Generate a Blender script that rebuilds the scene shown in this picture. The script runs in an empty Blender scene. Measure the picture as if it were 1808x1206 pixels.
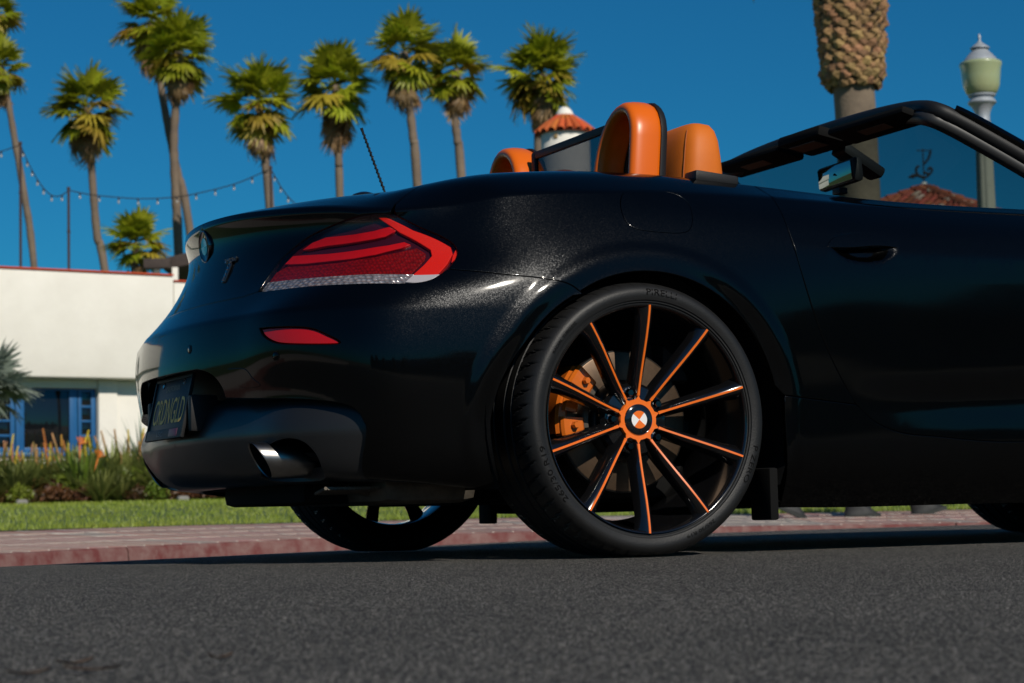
import bpy, bmesh, math, random
import numpy as np
from mathutils import Vector, Matrix, Quaternion
from mathutils.geometry import delaunay_2d_cdt

random.seed(11); np.random.seed(11)
sc = bpy.context.scene
col = sc.collection
R_ = math.radians

# ------------------------------------------------------------------ camera
CAM = np.array([-2.33071, -4.98703, 0.09001])
YAW, PIT, ROL, FPX = 0.44947, 0.08425, -0.02254, 3613.908     # FPX: focal length in photo pixels
FW = np.array([math.sin(YAW)*math.cos(PIT), math.cos(YAW)*math.cos(PIT), math.sin(PIT)])
_r = np.array([math.cos(YAW), -math.sin(YAW), 0.0]); _u = np.cross(_r, FW)
RT = math.cos(ROL)*_r + math.sin(ROL)*_u
UP = -math.sin(ROL)*_r + math.cos(ROL)*_u
cd = bpy.data.cameras.new('camera'); cam = bpy.data.objects.new('camera', cd); col.objects.link(cam)
m = Matrix.Identity(4)
for i in range(3):
    m[i][0] = RT[i]; m[i][1] = UP[i]; m[i][2] = -FW[i]; m[i][3] = CAM[i]
cam.matrix_world = m
cd.sensor_width = 36; cd.lens = FPX/1808*36
cd.clip_start = .05; cd.clip_end = 3000
cd.dof.use_dof = True; cd.dof.focus_distance = 4.72; cd.dof.aperture_fstop = 9.0
sc.camera = cam
sc.render.resolution_x = 1024; sc.render.resolution_y = 683

def project(P):
    d = np.asarray(P, float) - CAM
    z = d@FW
    return np.stack([904+FPX*(d@RT)/z, 603-FPX*(d@UP)/z], -1)
def _ray(px, py): return FW + RT*((px-904)/FPX) - UP*((py-603)/FPX)
def at(px, py, depth): return CAM + _ray(px, py)*depth            # the place seen at a photo position, so many metres away
def on_y(px, py, y):
    d = _ray(px, py); return CAM + d*((y-CAM[1])/d[1])
def at_z(px, py, depth, z):
    p = at(px, py, depth); p[2] = z; return p

# ------------------------------------------------------------------ light
SUN = Vector((.045, -.80, .58)).normalized()
w = bpy.data.worlds.new('World'); sc.world = w; w.use_nodes = True
nt = w.node_tree; bg = nt.nodes['Background']
sky = nt.nodes.new('ShaderNodeTexSky'); sky.sky_type = 'NISHITA'; sky.sun_disc = False
sky.sun_elevation = math.asin(SUN.z); sky.sun_rotation = math.atan2(SUN.x, SUN.y)
sky.air_density = 1.0; sky.dust_density = .15; sky.ozone_density = 3.0
mxs = nt.nodes.new('ShaderNodeMix'); mxs.data_type = 'RGBA'; mxs.blend_type = 'MULTIPLY'; mxs.inputs[0].default_value = 1
mxs.inputs[7].default_value = (.10, .70, 1.04, 1)                      # the deep teal blue of the photograph's sky, everywhere alike
nt.links.new(sky.outputs[0], mxs.inputs[6]); nt.links.new(mxs.outputs[2], bg.inputs[0])
bg.inputs[1].default_value = .052
sl = bpy.data.lights.new('sun', 'SUN'); sl.energy = 4.1; sl.angle = R_(.53); sl.color = (1, .93, .82)
so = bpy.data.objects.new('sun', sl); col.objects.link(so); so.rotation_euler = SUN.to_track_quat('Z', 'Y').to_euler()
so.location = (-6, -20, 30)
sc.view_settings.view_transform = 'Standard'; sc.view_settings.look = 'None'
sc.view_settings.exposure = 0; sc.view_settings.gamma = 1; sc.view_settings.use_curve_mapping = False

# ------------------------------------------------------------------ materials
MATS = {}
def mat(name, color, rough=.6, metal=0., coat=0., spec=.5, noise=None, bump=None, trans=0., sss=None, coat_rough=.03, ior=1.5):
    """noise: (scale, colour2, contrast) mixes a second colour in; bump: (scale, strength)"""
    if name in MATS: return MATS[name]
    mt = bpy.data.materials.new(name); mt.use_nodes = True; t = mt.node_tree; b = t.nodes['Principled BSDF']
    b.inputs['Base Color'].default_value = (*color, 1); b.inputs['Roughness'].default_value = rough
    b.inputs['Metallic'].default_value = metal; b.inputs['Coat Weight'].default_value = coat
    b.inputs['Coat Roughness'].default_value = coat_rough
    b.inputs['Specular IOR Level'].default_value = spec; b.inputs['Transmission Weight'].default_value = trans
    b.inputs['IOR'].default_value = ior
    tc = t.nodes.new('ShaderNodeTexCoord')
    if noise:
        n = t.nodes.new('ShaderNodeTexNoise'); n.inputs['Scale'].default_value = noise[0]; n.inputs['Detail'].default_value = 6
        n.inputs['Roughness'].default_value = .65
        t.links.new(tc.outputs['Object'], n.inputs['Vector'])
        rp = t.nodes.new('ShaderNodeValToRGB'); c = noise[2] if len(noise) > 2 else .2
        rp.color_ramp.elements[0].position = .5-c; rp.color_ramp.elements[1].position = .5+c
        rp.color_ramp.elements[0].color = (*color, 1); rp.color_ramp.elements[1].color = (*noise[1], 1)
        t.links.new(n.outputs[0], rp.inputs[0]); t.links.new(rp.outputs[0], b.inputs['Base Color'])
    if bump:
        n2 = t.nodes.new('ShaderNodeTexNoise'); n2.inputs['Scale'].default_value = bump[0]; n2.inputs['Detail'].default_value = 4
        t.links.new(tc.outputs['Object'], n2.inputs['Vector'])
        bp = t.nodes.new('ShaderNodeBump'); bp.inputs['Strength'].default_value = bump[1]; bp.inputs['Distance'].default_value = .01
        t.links.new(n2.outputs[0], bp.inputs['Height']); t.links.new(bp.outputs[0], b.inputs['Normal'])
    MATS[name] = mt
    return mt

def vary(mt, amount=.25, hue=.02):
    """give each object that uses the material its own slight tint"""
    t = mt.node_tree; b = t.nodes['Principled BSDF']; inp = b.inputs['Base Color']
    h = t.nodes.new('ShaderNodeHueSaturation'); oi = t.nodes.new('ShaderNodeObjectInfo')
    if inp.links:
        t.links.new(inp.links[0].from_socket, h.inputs['Color'])
    else: h.inputs['Color'].default_value = inp.default_value
    mr = t.nodes.new('ShaderNodeMapRange'); mr.inputs[3].default_value = 1-amount; mr.inputs[4].default_value = 1+amount
    t.links.new(oi.outputs['Random'], mr.inputs[0]); t.links.new(mr.outputs[0], h.inputs['Value'])
    mr2 = t.nodes.new('ShaderNodeMapRange'); mr2.inputs[3].default_value = .5-hue; mr2.inputs[4].default_value = .5+hue
    ml = t.nodes.new('ShaderNodeMath'); ml.operation = 'FRACT'; m2 = t.nodes.new('ShaderNodeMath'); m2.operation = 'MULTIPLY'; m2.inputs[1].default_value = 7.31
    t.links.new(oi.outputs['Random'], m2.inputs[0]); t.links.new(m2.outputs[0], ml.inputs[0]); t.links.new(ml.outputs[0], mr2.inputs[0])
    t.links.new(mr2.outputs[0], h.inputs['Hue'])
    t.links.new(h.outputs[0], inp)
    return mt

def paint_mat():
    mt = mat('black_metallic_paint', (.0050, .0051, .0053), rough=.25, metal=.9, coat=.74, coat_rough=.012)
    t = mt.node_tree; b = t.nodes['Principled BSDF']
    b.inputs['Coat IOR'].default_value = 1.36; b.inputs['Specular Tint'].default_value = (.12, .12, .12, 1)
    tc = t.nodes.new('ShaderNodeTexCoord')
    v = t.nodes.new('ShaderNodeTexVoronoi'); v.inputs['Scale'].default_value = 800
    t.links.new(tc.outputs['Object'], v.inputs['Vector'])
    g = t.nodes.new('ShaderNodeNewGeometry')
    s = t.nodes.new('ShaderNodeVectorMath'); s.operation = 'SUBTRACT'; s.inputs[1].default_value = (.5, .5, .5)
    t.links.new(v.outputs['Color'], s.inputs[0])
    k = t.nodes.new('ShaderNodeVectorMath'); k.operation = 'SCALE'; k.inputs['Scale'].default_value = .15
    t.links.new(s.outputs[0], k.inputs[0])
    a = t.nodes.new('ShaderNodeVectorMath'); a.operation = 'ADD'
    t.links.new(g.outputs['Normal'], a.inputs[0]); t.links.new(k.outputs[0], a.inputs[1])
    n = t.nodes.new('ShaderNodeVectorMath'); n.operation = 'NORMALIZE'; t.links.new(a.outputs[0], n.inputs[0])
    t.links.new(n.outputs[0], b.inputs['Normal'])
    t.links.new(g.outputs['Normal'], b.inputs['Coat Normal'])
    # faint swirls and dust
    nz = t.nodes.new('ShaderNodeTexNoise'); nz.inputs['Scale'].default_value = 9; nz.inputs['Detail'].default_value = 8; nz.inputs['Roughness'].default_value = .7
    t.links.new(tc.outputs['Object'], nz.inputs['Vector'])
    mr = t.nodes.new('ShaderNodeMapRange'); mr.inputs[1].default_value = .45; mr.inputs[2].default_value = .8
    mr.inputs[3].default_value = .060; mr.inputs[4].default_value = .085
    t.links.new(nz.outputs[0], mr.inputs[0]); t.links.new(mr.outputs[0], b.inputs['Coat Roughness'])
    return mt
PAINT = paint_mat()
GLOSSBLK = mat('gloss_black', (.006, .006, .007), rough=.12, coat=.6)
RIMBLK = mat('wheel_gloss_black', (.004, .004, .0045), rough=.14, coat=.55)
PLASTIC = mat('black_plastic', (.006, .006, .0065), rough=.55, spec=.35, bump=(700, .08))
DARK = mat('underbody_black', (.005, .005, .005), rough=.9, spec=.15)
RUBBER = mat('tyre_rubber', (.0065, .0065, .0068), rough=.50, spec=.34, noise=(40, (.010, .0098, .0095), .25), bump=(260, .08))
RUBTEXT = mat('tyre_lettering_rubber', (.004, .004, .004), rough=.9, spec=.1)
ORANGE = mat('orange_satin_paint', (.66, .118, .003), rough=.34, coat=.2, coat_rough=.3, spec=.3)
STRIPE = mat('orange_stripe_paint', (.76, .145, .010), rough=.35, coat=.2)
CALIPER = mat('orange_caliper_paint', (.56, .125, .010), rough=.25, coat=.8)
LEATHER = mat('orange_leather', (.60, .145, .010), rough=.55, spec=.3, bump=(900, .10), noise=(14, (.53, .120, .008), .3))
STEEL = mat('brushed_steel', (.30, .29, .28), rough=.30, metal=1, noise=(60, (.22, .21, .2), .3))
DISC = mat('brake_disc_iron', (.125, .082, .050), rough=.45, metal=.7, noise=(90, (.08, .052, .034), .3))
CHROME = mat('chrome', (.55, .56, .57), rough=.08, metal=1)
DKCHROME = mat('dark_chrome', (.12, .12, .125), rough=.12, metal=1)
WHITEP = mat('white_enamel', (.75, .74, .72), rough=.3, coat=.5)
MIRRORM = mat('mirror_glass', (.24, .27, .28), rough=.02, metal=1)

def glass_mat(name, tint, gloss=.06, rough=0.0):
    mt = bpy.data.materials.new(name); mt.use_nodes = True; t = mt.node_tree
    for n in list(t.nodes): t.nodes.remove(n)
    out = t.nodes.new('ShaderNodeOutputMaterial'); tr = t.nodes.new('ShaderNodeBsdfTransparent'); gl = t.nodes.new('ShaderNodeBsdfGlossy')
    tr.inputs[0].default_value = (*tint, 1); gl.inputs[0].default_value = (.9, .9, .9, 1); gl.inputs[1].default_value = rough
    lw = t.nodes.new('ShaderNodeLayerWeight'); lw.inputs[0].default_value = .5; pw = t.nodes.new('ShaderNodeMath'); pw.operation = 'POWER'; pw.inputs[1].default_value = 4.5
    t.links.new(lw.outputs['Facing'], pw.inputs[0]); fr = t.nodes.new('ShaderNodeMath'); fr.operation = 'MULTIPLY_ADD'; fr.inputs[1].default_value = .55; fr.inputs[2].default_value = .022
    t.links.new(pw.outputs[0], fr.inputs[0])
    mx = t.nodes.new('ShaderNodeMixShader'); t.links.new(fr.outputs[0], mx.inputs[0])
    t.links.new(tr.outputs[0], mx.inputs[1]); t.links.new(gl.outputs[0], mx.inputs[2]); t.links.new(mx.outputs[0], out.inputs[0])
    MATS[name] = mt
    return mt
WINDGLASS = glass_mat('tinted_windscreen_glass', (.30, .36, .36))
SMOKE = glass_mat('smoked_glass', (.34, .34, .34))
LENS = glass_mat('clear_lens', (.93, .90, .90))

# ------------------------------------------------------------------ mesh helpers
def link(name, me, parent=None):
    o = bpy.data.objects.new(name, me); col.objects.link(o)
    if parent: o.parent = parent
    return o
def thing(name, label, cat, loc=(0, 0, 0), group=None, rotz=0.):
    o = bpy.data.objects.new(name, None); col.objects.link(o); o.location = loc; o.rotation_euler = (0, 0, rotz)
    o.empty_display_size = .2
    o['label'] = label; o['category'] = cat
    if group: o['group'] = group
    return o
def tag(o, label, cat, group=None):
    o['label'] = label; o['category'] = cat
    if group: o['group'] = group
    return o
def structure(o): o['kind'] = 'structure'; return o

class MB:
    """collects shapes into one mesh"""
    def __init__(s): s.v = []; s.f = []; s.mi = []; s.cur = 0
    def add(s, vs, fs):
        b = len(s.v); s.v += [tuple(map(float, q)) for q in vs]
        for f in fs: s.f.append(tuple(i+b for i in f)); s.mi.append(s.cur)
        return s
    def box(s, c, size, rot=None, taper=1.):
        hx, hy, hz = size[0]/2, size[1]/2, size[2]/2
        vs = []
        for z in (-1, 1):
            k = 1 if z < 0 else taper
            for x, y in ((-1, -1), (1, -1), (1, 1), (-1, 1)): vs.append(Vector((x*hx*k, y*hy*k, z*hz)))
        if rot is not None: vs = [rot @ q for q in vs]
        vs = [q+Vector(c) for q in vs]
        return s.add(vs, [(3, 2, 1, 0), (4, 5, 6, 7), (0, 1, 5, 4), (1, 2, 6, 5), (2, 3, 7, 6), (3, 0, 4, 7)])
    def bbox(s, c, size, b=.01, rot=None):
        """box with bevelled edges"""
        bm = bmesh.new(); bmesh.ops.create_cube(bm, size=1)
        for q in bm.verts: q.co = Vector((q.co.x*size[0], q.co.y*size[1], q.co.z*size[2]))
        bmesh.ops.bevel(bm, geom=list(bm.edges), offset=b, segments=2, affect='EDGES', profile=.6)
        vs = [q.co.copy() for q in bm.verts]; bm.verts.index_update(); fs = [tuple(q.index for q in f.verts) for f in bm.faces]; bm.free()
        if rot is not None: vs = [rot @ q for q in vs]
        return s.add([q+Vector(c) for q in vs], fs)
    def tube(s, pts, rad, n=8, caps=True, flat=None):
        pts = [Vector(p) for p in pts]
        if not hasattr(rad, '__len__'): rad = [rad]*len(pts)
        rings = []; prev = None
        for i, p in enumerate(pts):
            d = (pts[min(i+1, len(pts)-1)]-pts[max(i-1, 0)]).normalized()
            if prev is None:
                a = Vector((0, 0, 1)) if abs(d.z) < .9 else Vector((1, 0, 0)); x = d.cross(a).normalized()
            else:
                x = (prev-d*prev.dot(d)).normalized()
            prev = x; y = d.cross(x)
            rings.append([p+(x*math.cos(t)*rad[i]+y*math.sin(t)*rad[i]*(flat or 1)) for t in [2*math.pi*k/n for k in range(n)]])
        vs = [q for r in rings for q in r]; fs = []
        for i in range(len(pts)-1):
            for k in range(n):
                fs.append((i*n+k, i*n+(k+1) % n, (i+1)*n+(k+1) % n, (i+1)*n+k))
        if caps:
            fs.append(tuple(range(n-1, -1, -1))); fs.append(tuple(range((len(pts)-1)*n, len(pts)*n)))
        return s.add(vs, fs)
    def lathe(s, prof, n=32, M=None, closed=False, a0=0., a1=2*math.pi):
        """profile of (radius, height) pairs turned about local z"""
        full = abs(a1-a0-2*math.pi) < 1e-6; N = n if full else n+1
        vs = []
        for r, z in prof:
            for k in range(N):
                t = a0+(a1-a0)*k/n; vs.append(Vector((r*math.cos(t), r*math.sin(t), z)))
        if M is not None: vs = [M @ q for q in vs]
        fs = []; L = len(prof)
        for i in range(L if closed else L-1):
            j = (i+1) % L
            for k in range(n):
                k2 = (k+1) % N
                fs.append((i*N+k, i*N+k2, j*N+k2, j*N+k))
        return s.add(vs, fs)
    def build(s, name, m_, parent=None, smooth=True, angle=40, cls=None):
        me = bpy.data.meshes.new(name); me.from_pydata(s.v, [], s.f)
        ms = m_ if isinstance(m_, (list, tuple)) else [m_]
        for q in ms: me.materials.append(q)
        if any(s.mi): me.polygons.foreach_set('material_index', s.mi)
        me.polygons.foreach_set('use_smooth', [smooth]*len(me.polygons))
        if smooth and angle < 180: me.set_sharp_from_angle(angle=R_(angle))
        me.update()
        return link(name, me, parent)

_TXT = {}
def text_shape(body, size=1., shear=0., extrude=0., spacing=1.):
    """outline lettering turned into plain vertices and faces, centred on x, base line at 0"""
    key = (body, shear, extrude, spacing)
    if key not in _TXT:
        cu = bpy.data.curves.new('lettering', 'FONT'); cu.body = body; cu.align_x = 'CENTER'; cu.shear = shear; cu.resolution_u = 3
        cu.extrude = extrude; cu.space_character = spacing
        o = bpy.data.objects.new('lettering', cu); col.objects.link(o)
        dg = bpy.context.evaluated_depsgraph_get(); me = bpy.data.meshes.new_from_object(o.evaluated_get(dg))
        _TXT[key] = ([v.co.copy() for v in me.vertices], [tuple(p.vertices) for p in me.polygons])
        bpy.data.objects.remove(o); bpy.data.curves.remove(cu); bpy.data.meshes.remove(me)
    vs, fs = _TXT[key]
    return [v*size for v in vs], fs
# ================================================================== CAR BODY
# x forward, y to the car's left, z up; origin under the rear axle.
def spline_basis(t, x):
    """natural cubic spline through knots t, evaluated at x, as weights on the knot values"""
    t = np.asarray(t, float); n = len(t); h = np.diff(t)
    A = np.zeros((n, n)); B = np.zeros((n, n)); A[0, 0] = A[-1, -1] = 1
    for i in range(1, n-1):
        A[i, i-1] = h[i-1]; A[i, i] = 2*(h[i-1]+h[i]); A[i, i+1] = h[i]
        B[i, i-1] = 6/h[i-1]; B[i, i] = -6/h[i-1]-6/h[i]; B[i, i+1] = 6/h[i]
    M = np.linalg.solve(A, B)
    x = np.asarray(x, float); k = np.clip(np.searchsorted(t, x)-1, 0, n-2)
    hk = h[k]; a = (t[k+1]-x)/hk; b = (x-t[k])/hk
    W = np.zeros((len(x), n)); I = np.arange(len(x))
    W[I, k] += a; W[I, k+1] += b
    W += ((a**3-a)*hk**2/6)[:, None]*M[k] + ((b**3-b)*hk**2/6)[:, None]*M[k+1]
    return W

def arch_r(a):
    """radius of the wheel opening, by angle above the forward axis"""
    d = np.degrees(a); d = np.where(d < -90, d+360, d)
    return np.interp(d, [-40, 0, 45, 90, 122, 150, 168, 180, 220], [.374, .368, .353, .343, .337, .351, .375, .387, .391])
class Net:
    """a skin through rows of points; both halves of the car share it by mirroring at y = 0"""
    def __init__(s, rows, creases=(), mirror_end=True, soft=.014, flare=True):
        P = np.array(rows, float); s.nr, s.nc = P.shape[:2]; s.flare = flare
        mir = lambda a: a*np.array([1, -1, 1])
        g = [mir(P[:, 2:3]), mir(P[:, 1:2]), P]
        if mirror_end: g += [mir(P[:, -2:-1]), mir(P[:, -3:-2])]
        s.E = np.concatenate(g, 1)
        d = np.linalg.norm(np.diff(s.E, axis=1), axis=2).mean(0); T = np.concatenate([[0], np.cumsum(d)])
        s.T = T-T[2]; s.U = s.T[2:2+s.nc]
        d = np.linalg.norm(np.diff(P, axis=0), axis=2).mean(1); s.V = np.concatenate([[0], np.cumsum(d)])
        s.cr = [0]+list(creases)+[s.nr-1]; s.soft = soft
    def uc(s, c): return float(np.interp(c, np.arange(s.nc), s.U))
    def vr(s, r): return float(np.interp(r, np.arange(s.nr), s.V))
    def _bv(s, v):
        v = np.clip(v, 0, s.V[-1]); W = np.zeros((len(v), s.nr))
        for a, b in zip(s.cr[:-1], s.cr[1:]):
            lo, hi = s.V[a], s.V[b]
            q = (v >= lo) & (v < hi if b != s.nr-1 else v <= hi)
            if q.any(): W[q, a:b+1] = spline_basis(s.V[a:b+1], v[q])
        return W
    def raw(s, u, v):
        Wv = sum(k*s._bv(v+d*s.soft) for d, k in ((-1, .12), (-.5, .23), (0, .30), (.5, .23), (1, .12)))
        Wu = spline_basis(s.T, u)
        P = np.einsum('ni,nj,ijk->nk', Wv, Wu, s.E)
        if s.flare:
            for wx in (0., 2.496):
                d = np.hypot(P[:, 0]-wx, P[:, 2]-.303)-arch_r(np.arctan2(P[:, 2]-.303, P[:, 0]-wx))
                q = np.clip((.078-d)/.034, 0, 1); q = q*q*(3-2*q); e_ = np.clip((.046-d)/.046, 0, 1); q = q-1.5*e_*e_*(3-2*e_)
                q *= np.clip((.80-P[:, 2])/.1, 0, 1)*np.clip((-P[:, 1]-.70)/.08, 0, 1)
                P[:, 1] -= .0040*q
        return P
    def S(s, u, v):
        u = np.atleast_1d(np.asarray(u, float)); v = np.atleast_1d(np.asarray(v, float))
        return s.raw(u, v)
    def N(s, u, v):
        u = np.atleast_1d(np.asarray(u, float)); v = np.atleast_1d(np.asarray(v, float)); e = .004
        n = np.cross(s.raw(u+e, v)-s.raw(u-e, v), s.raw(u, np.minimum(v+e, s.V[-1]))-s.raw(u, np.maximum(v-e, 0)))
        return n/np.maximum(np.linalg.norm(n, axis=1), 1e-9)[:, None]
    def table(s):
        if not hasattr(s, 'tab'):
            u = np.linspace(0, s.uc(min(11, s.nc-1)), 420); v = np.linspace(0, s.V[-1], 200)
            uu, vv = np.meshgrid(u, v); uu = uu.ravel(); vv = vv.ravel()
            P = s.S(uu, vv); n = s.N(uu, vv); ok = np.einsum('ij,ij->i', n, CAM-P) > 0
            s.tab = (uu, vv, P, project(P), ok)
        return s.tab
    def solve(s, target, fn, cost):
        uu, vv, P, px, ok = s.table()
        i = int(np.argmin(cost)); u, v = uu[i], vv[i]
        for it in range(8):
            f0 = fn(u, v)-target; e = 1e-3
            J = np.stack([(fn(u+e, v)-target-f0)/e, (fn(u, v+e)-target-f0)/e], -1)
            try: st = np.linalg.solve(J, -f0)
            except np.linalg.LinAlgError: break
            st = np.clip(st, -.03, .03); u += st[0]; v += st[1]
            u = float(np.clip(u, 0, s.U[-1])); v = float(np.clip(v, 0, s.V[-1]))
        return (u, v)
    def seen(s, px, py):
        """the point of the skin that shows at this place in the photo"""
        uu, vv, P, q, ok = s.table()
        c = np.hypot(q[:, 0]-px, q[:, 1]-py)+np.where(ok, 0, 1e5)
        return s.solve(np.array([px, py]), lambda u, v: project(s.S(u, v))[0], c)
    def side(s, x, z):
        uu, vv, P, q, ok = s.table()
        c = np.hypot(P[:, 0]-x, P[:, 2]-z)+np.where(P[:, 1] < -.55, 0, 10)
        return s.solve(np.array([x, z]), lambda u, v: s.S(u, v)[0][[0, 2]], c)
    def side_many(s, xs, zs):
        uu, vv, P, q, ok = s.table(); k = P[:, 1] < -.55; ku, kv, kp = uu[k], vv[k], P[k]
        i = np.array([int(np.argmin((kp[:, 0]-x)**2+(kp[:, 2]-z)**2)) for x, z in zip(xs, zs)]); u, v = ku[i].copy(), kv[i].copy(); T = np.stack([xs, zs], 1); e = 1e-3
        for it in range(6):
            f0 = s.S(u, v)[:, [0, 2]]; a = (s.S(u+e, v)[:, [0, 2]]-f0)/e; b = (s.S(u, v+e)[:, [0, 2]]-f0)/e; r = T-f0
            det = a[:, 0]*b[:, 1]-a[:, 1]*b[:, 0]; det = np.where(np.abs(det) < 1e-6, 1e-6, det)
            u = u+np.clip((r[:, 0]*b[:, 1]-r[:, 1]*b[:, 0])/det, -.03, .03); v = np.clip(v+np.clip((a[:, 0]*r[:, 1]-a[:, 1]*r[:, 0])/det, -.03, .03), 0, s.V[-1])
        return list(zip(u.tolist(), v.tolist()))
    def rear(s, y, z):
        uu, vv, P, q, ok = s.table()
        c = np.hypot(P[:, 1]-y, P[:, 2]-z)+np.where(P[:, 0] < -.5, 0, 10)
        return s.solve(np.array([y, z]), lambda u, v: s.S(u, v)[0][[1, 2]], c)

def rear_cols(xc, k, ys, z, dz=0.):
    return [(xc+k*y*y, -y, z-dz*y*y) for y in ys]
YS = (0, .25, .45, .62)
SX = (-.30, 0, .35, .8, 1.4, 1.95, 2.5, 2.95)               # stations along the side
def side_cols(ys, zs): return [(x, y, z) for x, y, z in zip(SX, ys, zs)]
def nose(xc, k, z): return [(xc-k*.62**2, -.62, z), (xc-k*.09, -.3, z), (xc, 0, z)]
def lvl(z): return [z]*8
ROWS = [
 rear_cols(-.700, .25, YS, .175)+[(-.555, -.728, .168), (-.46, -.772, .155)]+side_cols((-.822, -.84, -.81, -.805, -.805, -.81, -.83, -.79), (.13, .115, .092, .088, .09, .10, .13, .15))+nose(3.15, .35, .15),
 rear_cols(-.816, .25, YS, .190)+[(-.618, -.746, .185), (-.505, -.798, .18)]+side_cols((-.853, -.878, -.848, -.838, -.838, -.85, -.872, -.82), (.185, .18, .17, .165, .17, .18, .19, .19))+nose(3.26, .4, .19),
 rear_cols(-.870, .25, YS, .290)+[(-.655, -.755, .285), (-.528, -.809, .28)]+side_cols((-.862, -.888, -.860, -.850, -.850, -.862, -.882, -.835), (.29, .29, .27, .27, .27, .28, .29, .28))+nose(3.30, .42, .28),
 rear_cols(-.887, .30, YS, .360)+[(-.662, -.760, .355), (-.532, -.8145, .352)]+side_cols((-.866, -.890, -.862, -.853, -.852, -.865, -.885, -.84), (.36, .36, .36, .36, .36, .36, .36, .36))+nose(3.315, .43, .36),
 rear_cols(-.902, .30, YS, .470)+[(-.672, -.761, .466), (-.54, -.817, .462)]+side_cols((-.868, -.891, -.868, -.857, -.857, -.868, -.886, -.84), (.468, .47, .47, .47, .47, .47, .47, .46))+nose(3.32, .45, .46),
 rear_cols(-.896, .30, YS, .562)+[(-.663, -.752, .558), (-.53, -.812, .555)]+side_cols((-.861, -.886, -.871, -.861, -.861, -.868, -.880, -.83), (.562, .565, .565, .565, .565, .565, .565, .55))+nose(3.30, .47, .54),
 rear_cols(-.845, .33, YS, .618)+[(-.625, -.732, .615), (-.505, -.796, .612)]+side_cols((-.849, -.876, -.870, -.863, -.863, -.867, -.871, -.81), (.625, .635, .64, .64, .64, .64, .635, .61))+nose(3.26, .5, .60),
 rear_cols(-.803, .42, (0, .24, .44, .60), .690, .02)+[(-.575, -.695, .683), (-.455, -.763, .682)]+side_cols((-.819, -.853, -.858, -.858, -.860, -.858, -.846, -.77), (.700, .712, .718, .718, .716, .71, .70, .66))+nose(3.19, .5, .65),
 rear_cols(-.781, .48, (0, .23, .43, .58), .768, .06)+[(-.550, -.664, .748), (-.425, -.738, .755)]+side_cols((-.788, -.822, -.828, -.826, -.830, -.822, -.798, -.70), (.770, .785, .79, .787, .785, .775, .76, .71))+nose(3.09, .5, .69),
 rear_cols(-.797, .50, (0, .22, .42, .56), .842, .10)+[(-.560, -.658, .794), (-.415, -.722, .806)]+side_cols((-.763, -.786, -.778, -.768, -.768, -.758, -.70, -.61), (.828, .846, .854, .848, .845, .83, .81, .76))+nose(2.95, .5, .73),
 [(-.70, 0, .865), (-.675, -.20, .862), (-.61, -.40, .856), (-.545, -.52, .848), (-.50, -.60, .846), (-.40, -.655, .862)]+side_cols((-.692, -.706, -.712, -.712, -.712, -.68, -.60, -.50), (.878, .897, .889, .868, .866, .86, .845, .80))+nose(2.7, .5, .79),
 [(-.50, 0, .885), (-.48, -.18, .885), (-.44, -.34, .882), (-.40, -.44, .882), (-.36, -.50, .886), (-.28, -.53, .902), (-.15, -.54, .916), (.03, -.55, .922), (.35, -.645, .90), (.8, -.66, .878), (1.4, -.66, .875), (1.75, -.52, .905), (2.1, -.42, .89), (2.4, -.32, .865), (2.45, -.28, .86), (2.5, -.15, .855), (2.52, 0, .85)],
 [(x, 0, z) for x, z in ((-.36, .892), (-.32, .894), (-.28, .896), (-.24, .899), (-.20, .902), (-.14, .908), (-.06, .915), (.06, .922), (.34, .92), (.8, .92), (1.38, .92), (1.62, .935), (1.85, .925), (2.05, .91), (2.12, .90), (2.18, .895), (2.22, .89))],
]
BODY = Net(ROWS, creases=(5, 9), soft=.008)
# the lower rear panel with its ledge
VROWS = [
 rear_cols(-.70, .25, YS, .172)+[(-.56, -.718, .168), (-.47, -.76, .16)],
 rear_cols(-.812, .25, YS, .186)+[(-.610, -.732, .184), (-.50, -.782, .18)],
 rear_cols(-.872, .25, YS, .292)+[(-.648, -.740, .288), (-.53, -.792, .285)],
 rear_cols(-.838, .26, YS, .366)+[(-.628, -.730, .36), (-.525, -.785, .355)],
 rear_cols(-.80, .26, YS, .385)+[(-.605, -.715, .38), (-.51, -.77, .375)],
]
VAL = Net(VROWS, creases=(2,), mirror_end=False, soft=.006, flare=False)

def dens(poly, step=.014):
    out = []
    for a, b in zip(poly, poly[1:]+poly[:1]):
        n = max(1, int(math.hypot(b[0]-a[0], b[1]-a[1])/step))
        for i in range(n): out.append((a[0]+(b[0]-a[0])*i/n, a[1]+(b[1]-a[1])*i/n))
    return out
def smooth_line(pts, n=5):
    """rounded path through the points (uniform Catmull-Rom)"""
    P = [np.array(p, float) for p in pts]; out = []
    for i in range(len(P)-1):
        p0 = P[max(i-1, 0)]; p1 = P[i]; p2 = P[i+1]; p3 = P[min(i+2, len(P)-1)]
        for k in range(n):
            t = k/n
            out.append(tuple(.5*((2*p1)+(-p0+p2)*t+(2*p0-5*p1+4*p2-p3)*t*t+(-p0+3*p1-3*p2+p3)*t**3)))
    out.append(tuple(P[-1]))
    return out
def inside(pts, poly):
    x, y = pts[:, 0], pts[:, 1]; c = np.zeros(len(pts), bool)
    q = np.array(poly); a = q; b = np.roll(q, -1, 0)
    for (x1, y1), (x2, y2) in zip(a, b):
        if y1 == y2: continue
        k = ((y1 > y) != (y2 > y)) & (x < (x2-x1)*(y-y1)/(y2-y1)+x1)
        c ^= k
    return c
def area(poly):
    q = np.array(poly); r = np.roll(q, -1, 0); return .5*float((q[:, 0]*r[:, 1]-r[:, 0]*q[:, 1]).sum())
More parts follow.
